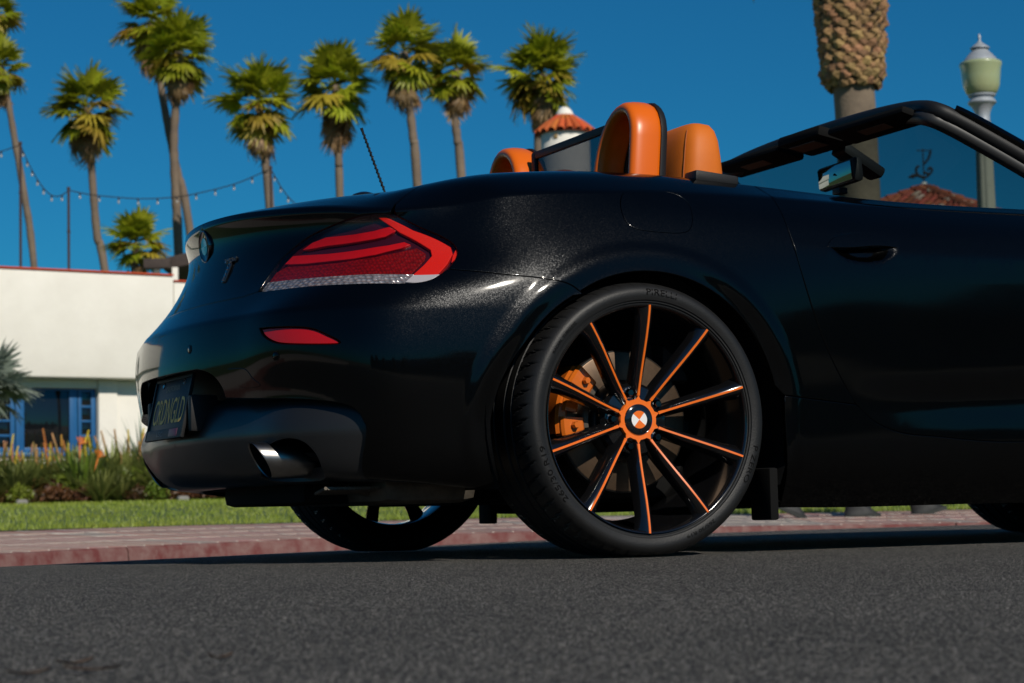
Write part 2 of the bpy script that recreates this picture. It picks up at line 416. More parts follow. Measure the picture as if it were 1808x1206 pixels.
def shrink(poly, d, keep0=True):
    """move a counter-clockwise outline inwards by d (points on the centre line stay on it)"""
    q = np.array(poly); a = q-np.roll(q, 1, 0); b = np.roll(q, -1, 0)-q
    na = np.stack([-a[:, 1], a[:, 0]], 1); nb = np.stack([-b[:, 1], b[:, 0]], 1)
    na /= np.maximum(np.linalg.norm(na, axis=1), 1e-9)[:, None]; nb /= np.maximum(np.linalg.norm(nb, axis=1), 1e-9)[:, None]
    n = na+nb; n /= np.maximum(np.linalg.norm(n, axis=1), 1e-6)[:, None]
    k = 1/np.maximum((n*na).sum(1), .5)
    r = q+n*(d*k)[:, None]
    if keep0: r[np.abs(q[:, 0]) < 1e-5, 0] = 0
    return [tuple(p) for p in r]

def panel_geo(net, poly, holes=(), off=0., gap=.0022, depth=.014, step=.024, disp=None, extra=(), edge=None, bev=.0022):
    poly = dens(poly)
    if area(poly) < 0: poly = poly[::-1]
    ins = shrink(poly, gap)
    hs = []
    for h in holes:
        h = dens(h, .008)
        if area(h) > 0: h = h[::-1]
        hs.append(shrink(h, gap, False))
    allp = np.array(ins); lo = allp.min(0); hi = allp.max(0)
    gx = np.arange(lo[0]+step*.5, hi[0], step); gy = np.arange(lo[1]+step*.5, hi[1], step)
    G = np.stack(np.meshgrid(gx, gy), -1).reshape(-1, 2)
    if len(extra):
        X = np.array(extra)
        if len(G): G = G[np.array([np.hypot(X[:, 0]-a, X[:, 1]-b).min() > .011 for a, b in G])]
        G = np.concatenate([G, X])
    k = inside(G, ins)
    for h in hs: k &= ~inside(G, h)
    G = G[k]
    bp = np.array(ins+[p for h in hs for p in h])
    if len(G):
        dmin = np.full(len(G), 9.)
        for i in range(0, len(bp), 64):
            dmin = np.minimum(dmin, np.hypot(G[:, None, 0]-bp[None, i:i+64, 0], G[:, None, 1]-bp[None, i:i+64, 1]).min(1))
        G = G[dmin > .0065]
    pts = np.concatenate([bp, G]); edges = []; b = 0
    for L in [len(ins)]+[len(h) for h in hs]:
        edges += [(b+i, b+(i+1) % L) for i in range(L)]; b += L
    r = delaunay_2d_cdt([Vector(p) for p in pts], edges, [], 0, 1e-5)
    V2 = np.array([tuple(p) for p in r[0]]); F = np.array([f for f in r[2] if len(f) == 3])
    c = V2[F].mean(1); k = inside(c, ins)
    for h in hs: k &= ~inside(c, h)
    F = F[k]
    ar = (V2[F[:, 1], 0]-V2[F[:, 0], 0])*(V2[F[:, 2], 1]-V2[F[:, 0], 1])-(V2[F[:, 2], 0]-V2[F[:, 0], 0])*(V2[F[:, 1], 1]-V2[F[:, 0], 1])
    F[ar < 0] = F[ar < 0][:, ::-1]; F = F[np.abs(ar) > 1e-9]
    u, v = V2[:, 0], V2[:, 1]
    P = net.S(u, v); N = net.N(u, v)
    if disp is not None:
        e = .003
        def full(a, b_):
            p = net.S(a, b_); return p+net.N(a, b_)*disp(a, b_)[:, None]
        P = full(u, v)
        N = np.cross(full(u+e, v)-full(u-e, v), full(u, v+e)-full(u, v-e)); N /= np.maximum(np.linalg.norm(N, axis=1), 1e-9)[:, None]
    P = P+N*off
    # rolled edge
    ec = {}
    for f in F:
        for a, b_ in ((f[0], f[1]), (f[1], f[2]), (f[2], f[0])): ec[(a, b_)] = 1
    bd = [(a, b_) for (a, b_) in ec if (b_, a) not in ec and not (abs(P[a, 1]) < 1e-3 and abs(P[b_, 1]) < 1e-3)]
    T = {}
    for a, b_ in bd:
        d = P[b_]-P[a]; d = d/max(np.linalg.norm(d), 1e-9)
        for q in (a, b_):
            t = np.cross(d, N[q]); T[q] = T.get(q, 0)+t
    verts = [tuple(p) for p in P]; norms = [tuple(n) for n in N]; faces = [tuple(int(i) for i in f) for f in F]
    r1 = {}; r2 = {}; r0 = {}
    for q, t in T.items():
        t = t/max(np.linalg.norm(t), 1e-9)
        if abs(P[q, 1]) < 1e-3: t = t*np.array([1, 0, 1])
        p1 = P[q]+t*bev-N[q]*bev; p2 = p1-N[q]*depth
        r1[q] = len(verts); verts.append(tuple(p1)); nn = t*.9+N[q]*.25; norms.append(tuple(nn/np.linalg.norm(nn)))
        r0[q] = len(verts); verts.append(tuple(p1)); norms.append(tuple(t))
        r2[q] = len(verts); verts.append(tuple(p2)); norms.append(tuple(t))
    for a, b_ in bd:
        faces.append((b_, a, r1[a], r1[b_])); faces.append((r0[b_], r0[a], r2[a], r2[b_]))
    return verts, norms, faces
def flip(g):
    v, n, f = g
    return [(a, -b, c) for a, b, c in v], [(a, -b, c) for a, b, c in n], [q[::-1] for q in f]
def join(*gs):
    V = []; N = []; F = []
    for v, n, f in gs:
        b = len(V); V += v; N += n; F += [tuple(i+b for i in q) for q in f]
    return V, N, F
def geo_obj(name, g, m_, parent):
    v, n, f = g
    me = bpy.data.meshes.new(name); me.from_pydata(v, [], f); me.materials.append(m_)
    me.polygons.foreach_set('use_smooth', [True]*len(me.polygons)); me.update()
    me.normals_split_custom_set_from_vertices(n)
    return link(name, me, parent)

CAR = thing('convertible_car', 'black open two seat convertible with orange striped wheel spokes and orange headrests, in the road', 'car')
B = BODY; pxs = B.seen
def L(*pts): return [pxs(*p) for p in pts]
def arch(wx, a0, a1, n=30):
    return [B.side(wx+float(arch_r(a))*math.cos(a), .303+float(arch_r(a))*math.sin(a)) for a in [a0+(a1-a0)*i/n for i in range(n+1)]]

def arch_pts(wx):
    rr, aa = np.meshgrid(np.arange(.0065, .098, .0075), np.linspace(-.45, math.pi+.45, 110)); aa = aa.ravel(); rr = rr.ravel()+arch_r(aa)
    return B.side_many(wx+rr*np.cos(aa), .303+rr*np.sin(aa))
AP = arch_pts(0.)
# shared cut lines -------------------------------------------------
light_in = smooth_line(L((692, 380), (660, 378), (600, 393), (545, 418), (500, 454), (478, 482), (461, 506)))      # top, down its inner edge
light_low = smooth_line(L((456, 515), (530, 506), (600, 501), (660, 499), (720, 499), (760, 493), (790, 474)))
light_out = smooth_line(L((790, 474), (803, 458), (807, 444), (800, 430), (780, 417), (740, 400), (700, 381)))
seam_r = smooth_line(L((790, 474), (845, 479), (900, 485), (950, 490), (988, 496), (1010, 504), (1030, 519)))
seam_top = [(0, B.vr(6.03))]+[(B.uc(c), B.vr(6.03)) for c in (.5, 1, 1.5)]+L((456, 515))
door_cut = smooth_line(L((1362, 347), (1377, 370), (1394, 412), (1408, 455), (1421, 500), (1438, 555), (1459, 612), (1487, 670), (1512, 714)))
door_low = smooth_line(L((1512, 714), (1545, 744), (1590, 763), (1650, 770), (1808, 779))+[B.side(1.66, .285)])
quarter_low = L((1512, 714), (1450, 706), (1385, 698))
UA = seam_r[-1]; PA = B.S(*UA)[0]; a_s = math.atan2(PA[2]-.303, PA[0])
UB = quarter_low[-1]; PB = B.S(*UB)[0]; a_e = math.atan2(PB[2]-.303, PB[0])

# trunk lid --------------------------------------------------------
vdk = B.vr(12)
lid = seam_top[:-1]+[light_low[0]]+light_in[::-1]
ut = light_in[0][0]
lid += [(ut+.004, B.vr(9.3)), (B.uc(4.3), B.vr(10)), (B.uc(4.4), B.vr(11)), (B.uc(4.5), vdk), (0, vdk)]
g = panel_geo(B, lid); TRUNK = geo_obj('trunk_lid', join(g, flip(g)), PAINT, CAR)
# rear bumper ------------------------------------------------------
recess = L((398, 703), (392, 685), (380, 668), (366, 658), (348, 653))
vtop = recess[-1][1]
recess = smooth_line(recess)
val_edge = L((645, 846), (645, 770), (640, 742), (628, 724), (605, 713), (560, 707), (500, 704), (440, 704))
refl = smooth_line(L((458, 580), (480, 578), (520, 577), (550, 580), (575, 590), (600, 605), (560, 608), (500, 607), (478, 602), (464, 592), (458, 580)))[:-1]
bum = [seam_top[0]]+seam_top[1:-1]+light_low+seam_r[1:]
bum += arch(0, a_s, math.pi+.36, n=20)[1:]
bum += [B.side(-.42, .15), B.side(-.52, .158)]+smooth_line(val_edge)+recess
bum += [(0, vtop)]
g = panel_geo(B, bum, holes=[refl], depth=.02, extra=AP, step=.02); BUMPER = geo_obj('rear_bumper', join(g, flip(g)), PAINT, CAR)
# quarter panels ---------------------------------------------------
flap = smooth_line(L((1112, 336), (1165, 337), (1200, 346), (1218, 364), (1222, 395), (1208, 410), (1160, 409), (1120, 402), (1103, 386), (1096, 360), (1100, 342), (1112, 336)))[:-1]
vq = B.vr(10.75)
qtr = light_out[::-1][:0]+[(ut+.005, B.vr(9.3)), (B.uc(4.305), B.vr(10)), (B.uc(4.38), vq)]
qtr += [(B.uc(c), vq) for c in (5, 6, 7, 7.6, 8)]+[(door_cut[0][0], vq)]+door_cut
qtr += quarter_low[1:]+arch(0, a_e, a_s, n=26)[1:]+seam_r[::-1][1:]+light_out[1:]
g = panel_geo(B, qtr, holes=[flap], extra=AP, step=.02); geo_obj('rear_quarter_panel', g, PAINT, CAR)
geo_obj('rear_quarter_panel', flip(panel_geo(B, qtr, extra=AP)), PAINT, CAR)
geo_obj('fuel_flap', panel_geo(B, flap, gap=.0015), PAINT, CAR)
deck = [(B.uc(4.43), vq), (B.uc(7.35), vq), (B.uc(7.35), vdk), (B.uc(4.53), vdk)]
g = panel_geo(B, deck); geo_obj('roof_cover', join(g, flip(g)), PAINT, CAR)
# doors ------------------------------------------------------------
hx = L((1460, 437), (1470, 422), (1495, 415), (1525, 413), (1555, 417), (1575, 426), (1583, 437), (1572, 450), (1550, 462), (1530, 467), (1500, 460), (1478, 450))
hc = np.mean(hx, 0)
uh = (max(p[0] for p in hx)-min(p[0] for p in hx))/2; vh = (max(p[1] for p in hx)-min(p[1] for p in hx))/2
def dish(u, v):
    r = np.hypot((u-hc[0])/uh, (v-hc[1])/(vh)); q = np.clip((1-r)/.55, 0, 1)
    d = -.022*q*q*(3-2*q)
    # the long hollow low on the door
    z = v-(B.vr(2.75)+.02*(u-B.uc(8.6))); k = np.exp(-(z/.045)**2)*np.clip((u-B.uc(8.45))/.35, 0, 1)
    # light crease at handle height
    c = v-B.vr(6.95); d2 = .0022*np.exp(-(c/.018)**2)
    return d-.006*k+d2
ex = [(hc[0]+uh*r*math.cos(a), hc[1]+vh*r*math.sin(a)) for r in (.2, .4, .55, .7, .85, 1, 1.15) for a in np.linspace(0, 2*math.pi, 28, endpoint=False)]
ex += [(u, B.vr(6.95)+dv) for u in np.arange(B.uc(8.4), B.uc(10.4), .03) for dv in (-.02, -.008, .006, .02)]
ex += [(u, B.vr(2.75)+.02*(u-B.uc(8.6))+dv) for u in np.arange(B.uc(8.4), B.uc(10.4), .03) for dv in (-.05, -.02, .01, .04)]
door = [door_cut[0]]+door_cut[1:]+door_low[1:]+[B.side(1.66, .5), B.side(1.60, .70), B.side(1.5, .84), (B.uc(10.1), vq), (B.uc(9), vq), (door_cut[0][0]+.003, vq)]
gd = panel_geo(B, door, disp=dish, extra=ex)
DOOR = geo_obj('door', gd, PAINT, CAR); geo_obj('door', flip(gd), PAINT, CAR)
# sills, front wings, front end (out of view, kept simple) ----------
sill = quarter_low[::-1]+door_low[1:]+[B.side(1.66, .285), B.side(2.10, .285), B.side(2.10, .11), B.side(1.2, .088), B.side(.8, .0885), B.side(.39, .093)]
g = panel_geo(B, sill); geo_obj('side_sill', g, PAINT, CAR); geo_obj('side_sill', flip(g), PAINT, CAR)
vw = B.vr(9.1)
wing = [B.side(1.66, .285), B.side(1.66, .5), B.side(1.60, .70), B.side(1.5, .84), (B.uc(10.3), B.vr(9.3)), (B.uc(11), vw), (B.uc(12), vw), (B.uc(13), vw), B.side(2.93, .45)]
wing += arch(2.496, .40, math.pi-.0, n=24)+[B.side(2.10, .285)]
g = panel_geo(B, wing, extra=arch_pts(2.496)); geo_obj('front_wing', g, PAINT, CAR); geo_obj('front_wing', flip(g), PAINT, CAR)
fb = [(B.uc(13.02), B.vr(.02)), (B.uc(16), B.vr(.02)), (B.uc(16), B.vr(7.5)), (B.uc(13), B.vr(7.5))]
def both(poly, **k):
    g = panel_geo(B, poly, **k); return join(g, flip(g))
geo_obj('front_bumper', both(fb), PAINT, CAR)
hood = [(B.uc(10.9), vw), (B.uc(12), vw), (B.uc(13), vw), (B.uc(13), B.vr(7.5)), (B.uc(16), B.vr(7.5)), (B.uc(16), vdk), (B.uc(11), vdk)]
geo_obj('bonnet', both(hood), PAINT, CAR)

# lower rear panel -------------------------------------------------
vp = [(0, 0), (VAL.uc(4.3), 0), (VAL.uc(4.3), VAL.V[-1]), (0, VAL.V[-1])]
ehole = smooth_line([VAL.seen(*p) for p in ((462, 842), (466, 806), (474, 788), (494, 777), (522, 776), (546, 789), (563, 815), (572, 842), (560, 850), (520, 852), (480, 850), (462, 842))])[:-1]
g = panel_geo(VAL, vp, holes=[ehole], step=.02, depth=.03); VALANCE = geo_obj('rear_valance', join(g, flip(g)), mat('valance_gloss_black', (.0095, .0095, .010), rough=.42, coat=.12, spec=.4), CAR)

# inner shell so that no light comes through the gaps ---------------
def shell():
    u = np.linspace(0, B.U[-1], 150); v = np.linspace(B.vr(.15), B.vr(10.7), 60)
    uu, vv = np.meshgrid(u, v); P = B.S(uu.ravel(), vv.ravel())-B.N(uu.ravel(), vv.ravel())*.045
    P = P.reshape(60, 150, 3); mb = MB(); mb.v = [tuple(p) for p in P.reshape(-1, 3)]
    for j in range(59):
        for i in range(149):
            c = P[j:j+2, i:i+2].reshape(-1, 3).mean(0)
            if any(math.hypot(c[0]-wx, c[2]-.303) < .43 for wx in (0, 2.496)) and c[1] < -.5: continue
            if c[0] < -.72 and c[2] < .50: continue
            if abs(c[1]) < .72 and .15 < c[0] < 1.5 and c[2] > .8: continue
            mb.f.append((j*150+i, j*150+i+1, (j+1)*150+i+1, (j+1)*150+i)); mb.mi.append(0)
    n = len(mb.v); mb.v += [(a, -b_, c) for a, b_, c in mb.v]; mb.f += [tuple(i+n for i in f[::-1]) for f in mb.f]; mb.mi += mb.mi
    return mb.build('inner_shell', DARK, CAR)
shell()
# ================================================================== CAR DETAILS
def patch(name, pts, m_, parent=CAR, off=0., smooth=False, net=B, **k):
    pl = [net.seen(*p) for p in pts]
    if smooth: pl = smooth_line(pl+[pl[0]])[:-1]
    return geo_obj(name, panel_geo(net, pl, off=off, **k), m_, parent)
def zz(*pts, s=4.52, ox=440, oy=360): return [(ox+x/s, oy+y/s) for x, y in pts]

# --- tail light
def ribbed(name, c1, c2, sx, sy, rough=.2, metal=0., coat=.5, bmp=.9):
    mt = mat(name, c1, rough=rough, coat=coat, metal=metal); t = mt.node_tree; b = t.nodes['Principled BSDF']
    tc = t.nodes.new('ShaderNodeTexCoord'); mp = t.nodes.new('ShaderNodeMapping'); mp.inputs['Scale'].default_value = (sx, sx*.6, sy)
    ck = t.nodes.new('ShaderNodeTexVoronoi'); ck.feature = 'F1'; ck.inputs['Scale'].default_value = 1; ck.inputs['Randomness'].default_value = .45
    t.links.new(tc.outputs['Object'], mp.inputs[0]); t.links.new(mp.outputs[0], ck.inputs['Vector'])
    mx = t.nodes.new('ShaderNodeMix'); mx.data_type = 'RGBA'; mx.inputs[6].default_value = (*c1, 1); mx.inputs[7].default_value = (*c2, 1)
    t.links.new(ck.outputs['Distance'], mx.inputs[0]); t.links.new(mx.outputs[2], b.inputs['Base Color'])
    bp = t.nodes.new('ShaderNodeBump'); bp.inputs['Strength'].default_value = bmp; bp.inputs['Distance'].default_value = .006
    t.links.new(ck.outputs['Distance'], bp.inputs['Height']); t.links.new(bp.outputs[0], b.inputs['Normal'])
    return mt
HOUS = mat('light_housing_dark_red', (.035, .002, .006), rough=.25)
RBAR = mat('red_light_bar', (.50, .005, .007), rough=.35, spec=.2, noise=(30, (.36, .003, .005), .4))
RREF = mat('red_reflector', (.58, .010, .004), rough=.45, spec=.15, bump=(900, .2))
RRIB = ribbed('ribbed_red_reflector', (.23, .002, .003), (.035, .001, .001), 150, 120, rough=.5, coat=0., bmp=.3); RRIB.node_tree.nodes['Principled BSDF'].inputs['Specular IOR Level'].default_value = .1
SILV = ribbed('ribbed_silver_reflector', (.62, .62, .63), (.05, .05, .055), 95, 130, metal=.5)
WLENS = mat('white_frosted_lens', (.40, .40, .42), rough=.35, coat=.4)
outline = light_in+light_low[1:]+light_out[1:]
LIGHT = geo_obj('tail_light', panel_geo(B, outline, off=-.016, gap=.0, depth=.03), HOUS, CAR)
k = dict(gap=0., depth=.008, step=.02)
patch('light_bar', zz((410, 355), (480, 305), (590, 265), (820, 240), (980, 212), (1110, 180), (1160, 200), (1080, 240), (980, 262), (780, 295), (600, 318)), RBAR, LIGHT, off=-.008, **k)
patch('light_bar', zz((270, 465), (330, 405), (600, 385), (900, 345), (1100, 315), (1230, 290), (1275, 305), (1200, 330), (1000, 378), (820, 410), (600, 435), (430, 455)), RBAR, LIGHT, off=-.008, **k)
patch('reflector_chevron', zz((1030, 115), (1085, 115), (1300, 205), (1500, 280), (1600, 335), (1615, 385), (1575, 460), (1500, 545), (1310, 550), (1400, 470), (1462, 400), (1450, 350), (1370, 300), (1200, 215)), RREF, LIGHT, off=-.006, **k)
patch('side_marker', zz((1650, 350), (1668, 372), (1650, 415), (1615, 450), (1628, 400)), RREF, LIGHT, off=-.006, **k)
patch('lower_reflector', zz((95, 600), (170, 540), (270, 480), (420, 470), (700, 440), (1000, 395), (1180, 360), (1330, 330), (1400, 370), (1390, 420), (1310, 500), (1280, 533), (1000, 537), (750, 545), (420, 570)), RRIB, LIGHT, off=-.012, **k)
patch('clear_strip', zz((66, 696), (85, 614), (400, 575), (750, 548), (1310, 540), (1240, 605), (900, 625), (500, 645), (250, 672)), SILV, LIGHT, off=-.009, **k)
patch('reversing_lens', zz((1310, 553), (1515, 548), (1430, 598), (1350, 612), (1250, 605)), WLENS, LIGHT, off=-.006, **k)
geo_obj('clear_lens', panel_geo(B, outline, off=.0005, gap=.004, depth=.006), LENS, LIGHT)
# the left one, simpler
geo_obj('tail_light', flip(panel_geo(B, outline, off=-.002, gap=.004)), RBAR, CAR)

# --- bumper fittings
RB = bpy.data.objects
geo_obj('reflector', panel_geo(B, refl, off=-.005, gap=.003, depth=.01), mat('red_bumper_reflector', (.45, .004, .007), rough=.35, spec=.2, coat=.5, bump=(600, .1)), BUMPER)
geo_obj('reflector', flip(panel_geo(B, refl, off=-.005, gap=.003, depth=.01)), MATS['red_bumper_reflector'], BUMPER)
def sensor(u, v):
    P = Vector(B.S(u, v)[0]); n = Vector(B.N(u, v)[0]); q = n.to_track_quat('Z', 'Y').to_matrix().to_4x4()
    M = Matrix.Translation(P) @ q; mb = MB()
    mb.lathe([(0, .0012), (.0085, .0012), (.0095, .0004), (.0098, -.004)], 24, M); mb.lathe([(.0112, -.003), (.0112, .0009), (.0105, .0009), (.0103, -.003)], 24, M)
    return mb.build('parking_sensor', PAINT, BUMPER)
sensor(*pxs(487, 629)); sensor(*pxs(335, 617))
patch('tow_eye_cover', [(403, 652), (432, 652), (446, 668), (459, 681), (428, 684), (414, 672)], PAINT, BUMPER, off=.0015, smooth=True, gap=.0)
mb = MB()                                                    # hollow behind the number plate
ys = np.linspace(-.44, .44, 23)
for nm, fr, zf, bk, zb in (('top', -.893, .486, -.80, .478), ('back', -.80, .478, -.80, .33)):
    a = [(fr+(.30 if nm == 'top' else .26)*y*y, y, zf) for y in ys]; b_ = [(bk+.26*y*y, y, zb) for y in ys]
    vs = a+b_; n = len(ys); mb.add(vs, [(i, i+1, n+i+1, n+i) for i in range(n-1)])
mb.build('plate_recess', PLASTIC, BUMPER)
# --- number plate
PL = MB(); top = Vector((-.864, 0, .449)); bot = Vector((-.896, 0, .299)); upv = (top-bot).normalized(); rgt = Vector((0, -1, 0)); nrm = rgt.cross(upv)
PM = Matrix.Translation((top+bot)/2) @ Matrix((rgt, upv, nrm)).transposed().to_4x4()
def onplate(vs, d): return [PM @ Vector((q[0], q[1], d)) for q in vs]
def plate_box(mb, x0, x1, y0, y1, d0, d1, b=.002):
    t = MB(); t.bbox(((x0+x1)/2, (y0+y1)/2, (d0+d1)/2), (x1-x0, y1-y0, d1-d0), b); return mb.add([PM @ Vector(q) for q in t.v], t.f)
plate_box(PL, -.1525, .1525, -.075, .075, -.002, .001, .0009)
PLATE = PL.build('number_plate', mat('plate_dark_blue', (.006, .009, .015), rough=.5, spec=.3), CAR)
mb = MB()
for x0, x1, y0, y1 in ((-.160, -.150, -.081, .081), (.150, .160, -.081, .081), (-.150, .150, .071, .081), (-.150, .150, -.081, -.054)): plate_box(mb, x0, x1, y0, y1, -.004, .005, .002)
mb.build('plate_frame', PLASTIC, PLATE)
def plate_text(name, s, w_, h, cx, cy, m_, d=.0022):
    vs, fs = text_shape(s); xs = [q.x for q in vs]; yy = [q.y for q in vs]
    kx = w_/(max(xs)-min(xs)); ky = h/(max(yy)-min(yy)); mx_ = (max(xs)+min(xs))/2; my = (max(yy)+min(yy))/2
    mb = MB(); mb.add(onplate([((q.x-mx_)*kx+cx, (q.y-my)*ky+cy) for q in vs], d), fs); return mb.build(name, m_, PLATE, smooth=False)
YEL = mat('plate_yellow', (.98, .50, .04), rough=.5)
plate_text('plate_number', 'CRDNGLD', .262, .066, 0, -.008, YEL)
plate_text('plate_state', 'CALIFORNIA', .12, .015, 0, .050, mat('plate_dull_yellow', (.22, .15, .06), rough=.5))
plate_text('frame_lettering', 'USC', .05, .013, -.03, -.067, mat('frame_grey_print', (.16, .15, .16), rough=.5), .006)
mb = MB(); plate_box(mb, .05, .12, -.076, -.057, .0045, .0056, .0003); mb.build('frame_maroon_block', mat('maroon_print', (.11, .012, .035), rough=.5), PLATE)
for y in (-.178, .178): mb = MB(); mb.bbox((-.850, y, .352), (.07, .03, .09), .008); mb.build('plate_bracket', PLASTIC, PLATE)
for x in (-.09, .09):
    mb = MB(); mb.lathe([(0, .003), (.007, .003), (.009, .0012), (.009, 0)], 14, PM @ Matrix.Translation((x, .063, 0))); mb.build('plate_screw', GLOSSBLK, PLATE)

# --- badges on the lid
def disc_at(px, py, dz=.0):
    u, v = pxs(px, py); P = Vector(B.S(u, v)[0]); n = Vector(B.N(u, v)[0])
    y = (Vector((0, 0, 1))-n*n.z).normalized(); x = y.cross(n)
    return Matrix.Translation(P+n*dz) @ Matrix((x, y, n)).transposed().to_4x4()
EM = disc_at(361, 437, .0015)
mb = MB(); mb.lathe([(0, .004), (.0355, .004), (.0385, .0065), (.0410, .0055), (.0418, .002), (.0418, -.004)], 48, EM); EMB = mb.build('boot_emblem', DKCHROME, TRUNK)
def quarters(mb, r, z, M, a0, even, n=10):
    for qd in range(4):
        if (qd % 2 == 0) != even: continue
        t = [a0+math.pi/2*(qd+i/n) for i in range(n+1)]
        mb.add([M @ Vector((0, 0, z))]+[M @ Vector((r*math.cos(q), r*math.sin(q), z)) for q in t], [(0, i+1, i+2) for i in range(n)])
mb = MB(); quarters(mb, .022, .0046, EM, 0, True); mb.build('emblem_grey_field', mat('emblem_grey', (.20, .21, .22), rough=.25, coat=1), EMB)
mb = MB(); quarters(mb, .022, .0046, EM, 0, False); mb.build('emblem_black_field', GLOSSBLK, EMB)
mb = MB(); BM = disc_at(400, 478, .001)
for cx, cy, sx, sy in ((.010, .026, .056, .013), (.016, -.006, .017, .060)): 
    t = MB(); t.bbox((cx, cy, .002), (sx, sy, .005), .0015); mb.add([BM @ Vector(q) for q in t.v], t.f)
BDG = mb.build('studded_badge', GLOSSBLK, TRUNK)
mb = MB(); rs = random.Random(3)
for cx, cy, sx, sy, n in ((.010, .026, .052, .010, 22), (.016, -.006, .014, .055, 22)):
    for i in range(n):
        x = cx+(rs.random()-.5)*sx; y = cy+(rs.random()-.5)*sy; r = .0027
        mb.add([BM @ Vector(q) for q in ((x+r, y, .005), (x, y+r, .005), (x-r, y, .005), (x, y-r, .005), (x, y, .0075))], [(0, 1, 4), (1, 2, 4), (2, 3, 4), (3, 0, 4)])
mb.build('rhinestones', CHROME, BDG, smooth=False)['kind'] = 'stuff'

# --- exhaust and underside
def xax(o, d=(-1, 0, 0)): return Matrix.Translation(o) @ Vector(d).to_track_quat('Z', 'Y').to_matrix().to_4x4()
def exhaust(y, fw=0.):
    mb = MB(); n = 40; rings = []
    for r, x0, sl_ in ((.030, -.60, 0), (.0400, -.665, 0), (.0415, -.720, 0), (.0425, -.812, .60), (.0408, -.817, .60), (.0392, -.814, .60)):
        rings.append([(x0+fw-(math.sin(2*math.pi*k/n)*r)*sl_, y+math.cos(2*math.pi*k/n)*r, .226+math.sin(2*math.pi*k/n)*r) for k in range(n)])
    mb.add([q for r in rings for q in r], [(i*n+k, i*n+(k+1) % n, (i+1)*n+(k+1) % n, (i+1)*n+k) for i in range(len(rings)-1) for k in range(n)])
    o = mb.build('exhaust_tip', STEEL, CAR, angle=60)
    mb = MB(); rings = [[(x0+fw-(math.sin(2*math.pi*k/n)*r)*sl_, y+math.cos(2*math.pi*k/n)*r, .226+math.sin(2*math.pi*k/n)*r) for k in range(n)] for r, x0, sl_ in ((.0391, -.8135, .60), (.0375, -.75, .1), (.036, -.66, 0), (.001, -.655, 0))]
    mb.add([q for r in rings for q in r], [(i*n+k, i*n+(k+1) % n, (i+1)*n+(k+1) % n, (i+1)*n+k) for i in range(3) for k in range(n)]); mb.build('exhaust_bore', DARK, o)
exhaust(-.505); exhaust(.505, .035)
mb = MB(); mb.bbox((-.45, -.35, .160), (.24, .60, .080), .035); mb.tube([(-.60, -.52, .19), (-.50, -.55, .165), (-.42, -.55, .16), (-.33, -.50, .16)], [.04, .045, .04, .03], 14)
mb.build('muffler', mat('sooty_steel', (.13, .11, .085), rough=.55, metal=.6, noise=(30, (.04, .034, .028), .3)), CAR)
mb = MB()
for i in range(22):
    mb.tube([(-.70+i*.0078, -.62, .158), (-.68+i*.0078, -.50, .148)], .0042, 6)
mb.build('heat_shield', MATS['sooty_steel'], CAR)['kind'] = 'stuff'
mb = MB(); mb.bbox((1.55, 0, .165), (3.3, 1.30, .09), .02); mb.bbox((-.40, 0, .22), (.5, 1.1, .10), .02); mb.bbox((-.40, -.10, .152), (.56, .62, .055), .025); mb.bbox((.1, 0, .136), (.09, 1.25, .03), .01); mb.bbox((-.18, .0, .14), (.06, 1.2, .028), .01)
mb.build('underbody', DARK, CAR)
for s_ in (-1, 1):
    mb = MB(); mb.bbox((.360, s_*.79, .125), (.024, .09, .125), .006); mb.build('mud_flap', DARK, CAR)
for s_ in (-1, 1):
    for wx in (0, 2.496):
        M = Matrix.Translation((wx, s_*.60, .303)) @ Matrix.Rotation(math.pi/2*s_, 4, 'X')
        a0 = math.pi-.40 if s_ < 0 else -.40
        mb = MB(); mb.lathe([(.402, -.245), (.398, -.06), (.395, .02), (.10, .06)], 40, M, a0=a0, a1=a0+math.pi+.80); mb.build('wheel_arch_liner', DARK, CAR)

# --- wheels
TZ = .303; TR = .3208
TYP = [(.258, -.030), (.262, -.013), (.2655, -.006), (.2685, -.0055), (.270, -.002), (.2735, -.0015), (.275, .0015), (.284, .0045), (.294, .005), (.302, .0015), (.308, -.005), (.3125, -.012), (.3165, -.0225),
       (.3188, -.036), (.3200, -.052), (.3204, -.066), (.3140, -.0675), (.3140, -.0735), (.3206, -.075), (.3208, -.100), (.3145, -.1015), (.3145, -.111), (.3208, -.1125), (.3208, -.134), (.3208, -.1535),
       (.3145, -.155), (.3145, -.1645), (.3208, -.166), (.3206, -.190), (.3140, -.1915), (.3140, -.1975), (.3204, -.199), (.3195, -.215), (.3180, -.232), (.312, -.250), (.300, -.262), (.284, -.265), (.268, -.255), (.258, -.240)]
def wmap(r, a, d, s=-1): return (r*math.sin(a), s*(.8775+d)-s*.75, r*math.cos(a))     # local to the wheel's middle
def side_d(r): return float(np.interp(r, [p[0] for p in TYP[:13]], [p[1] for p in TYP[:13]]))
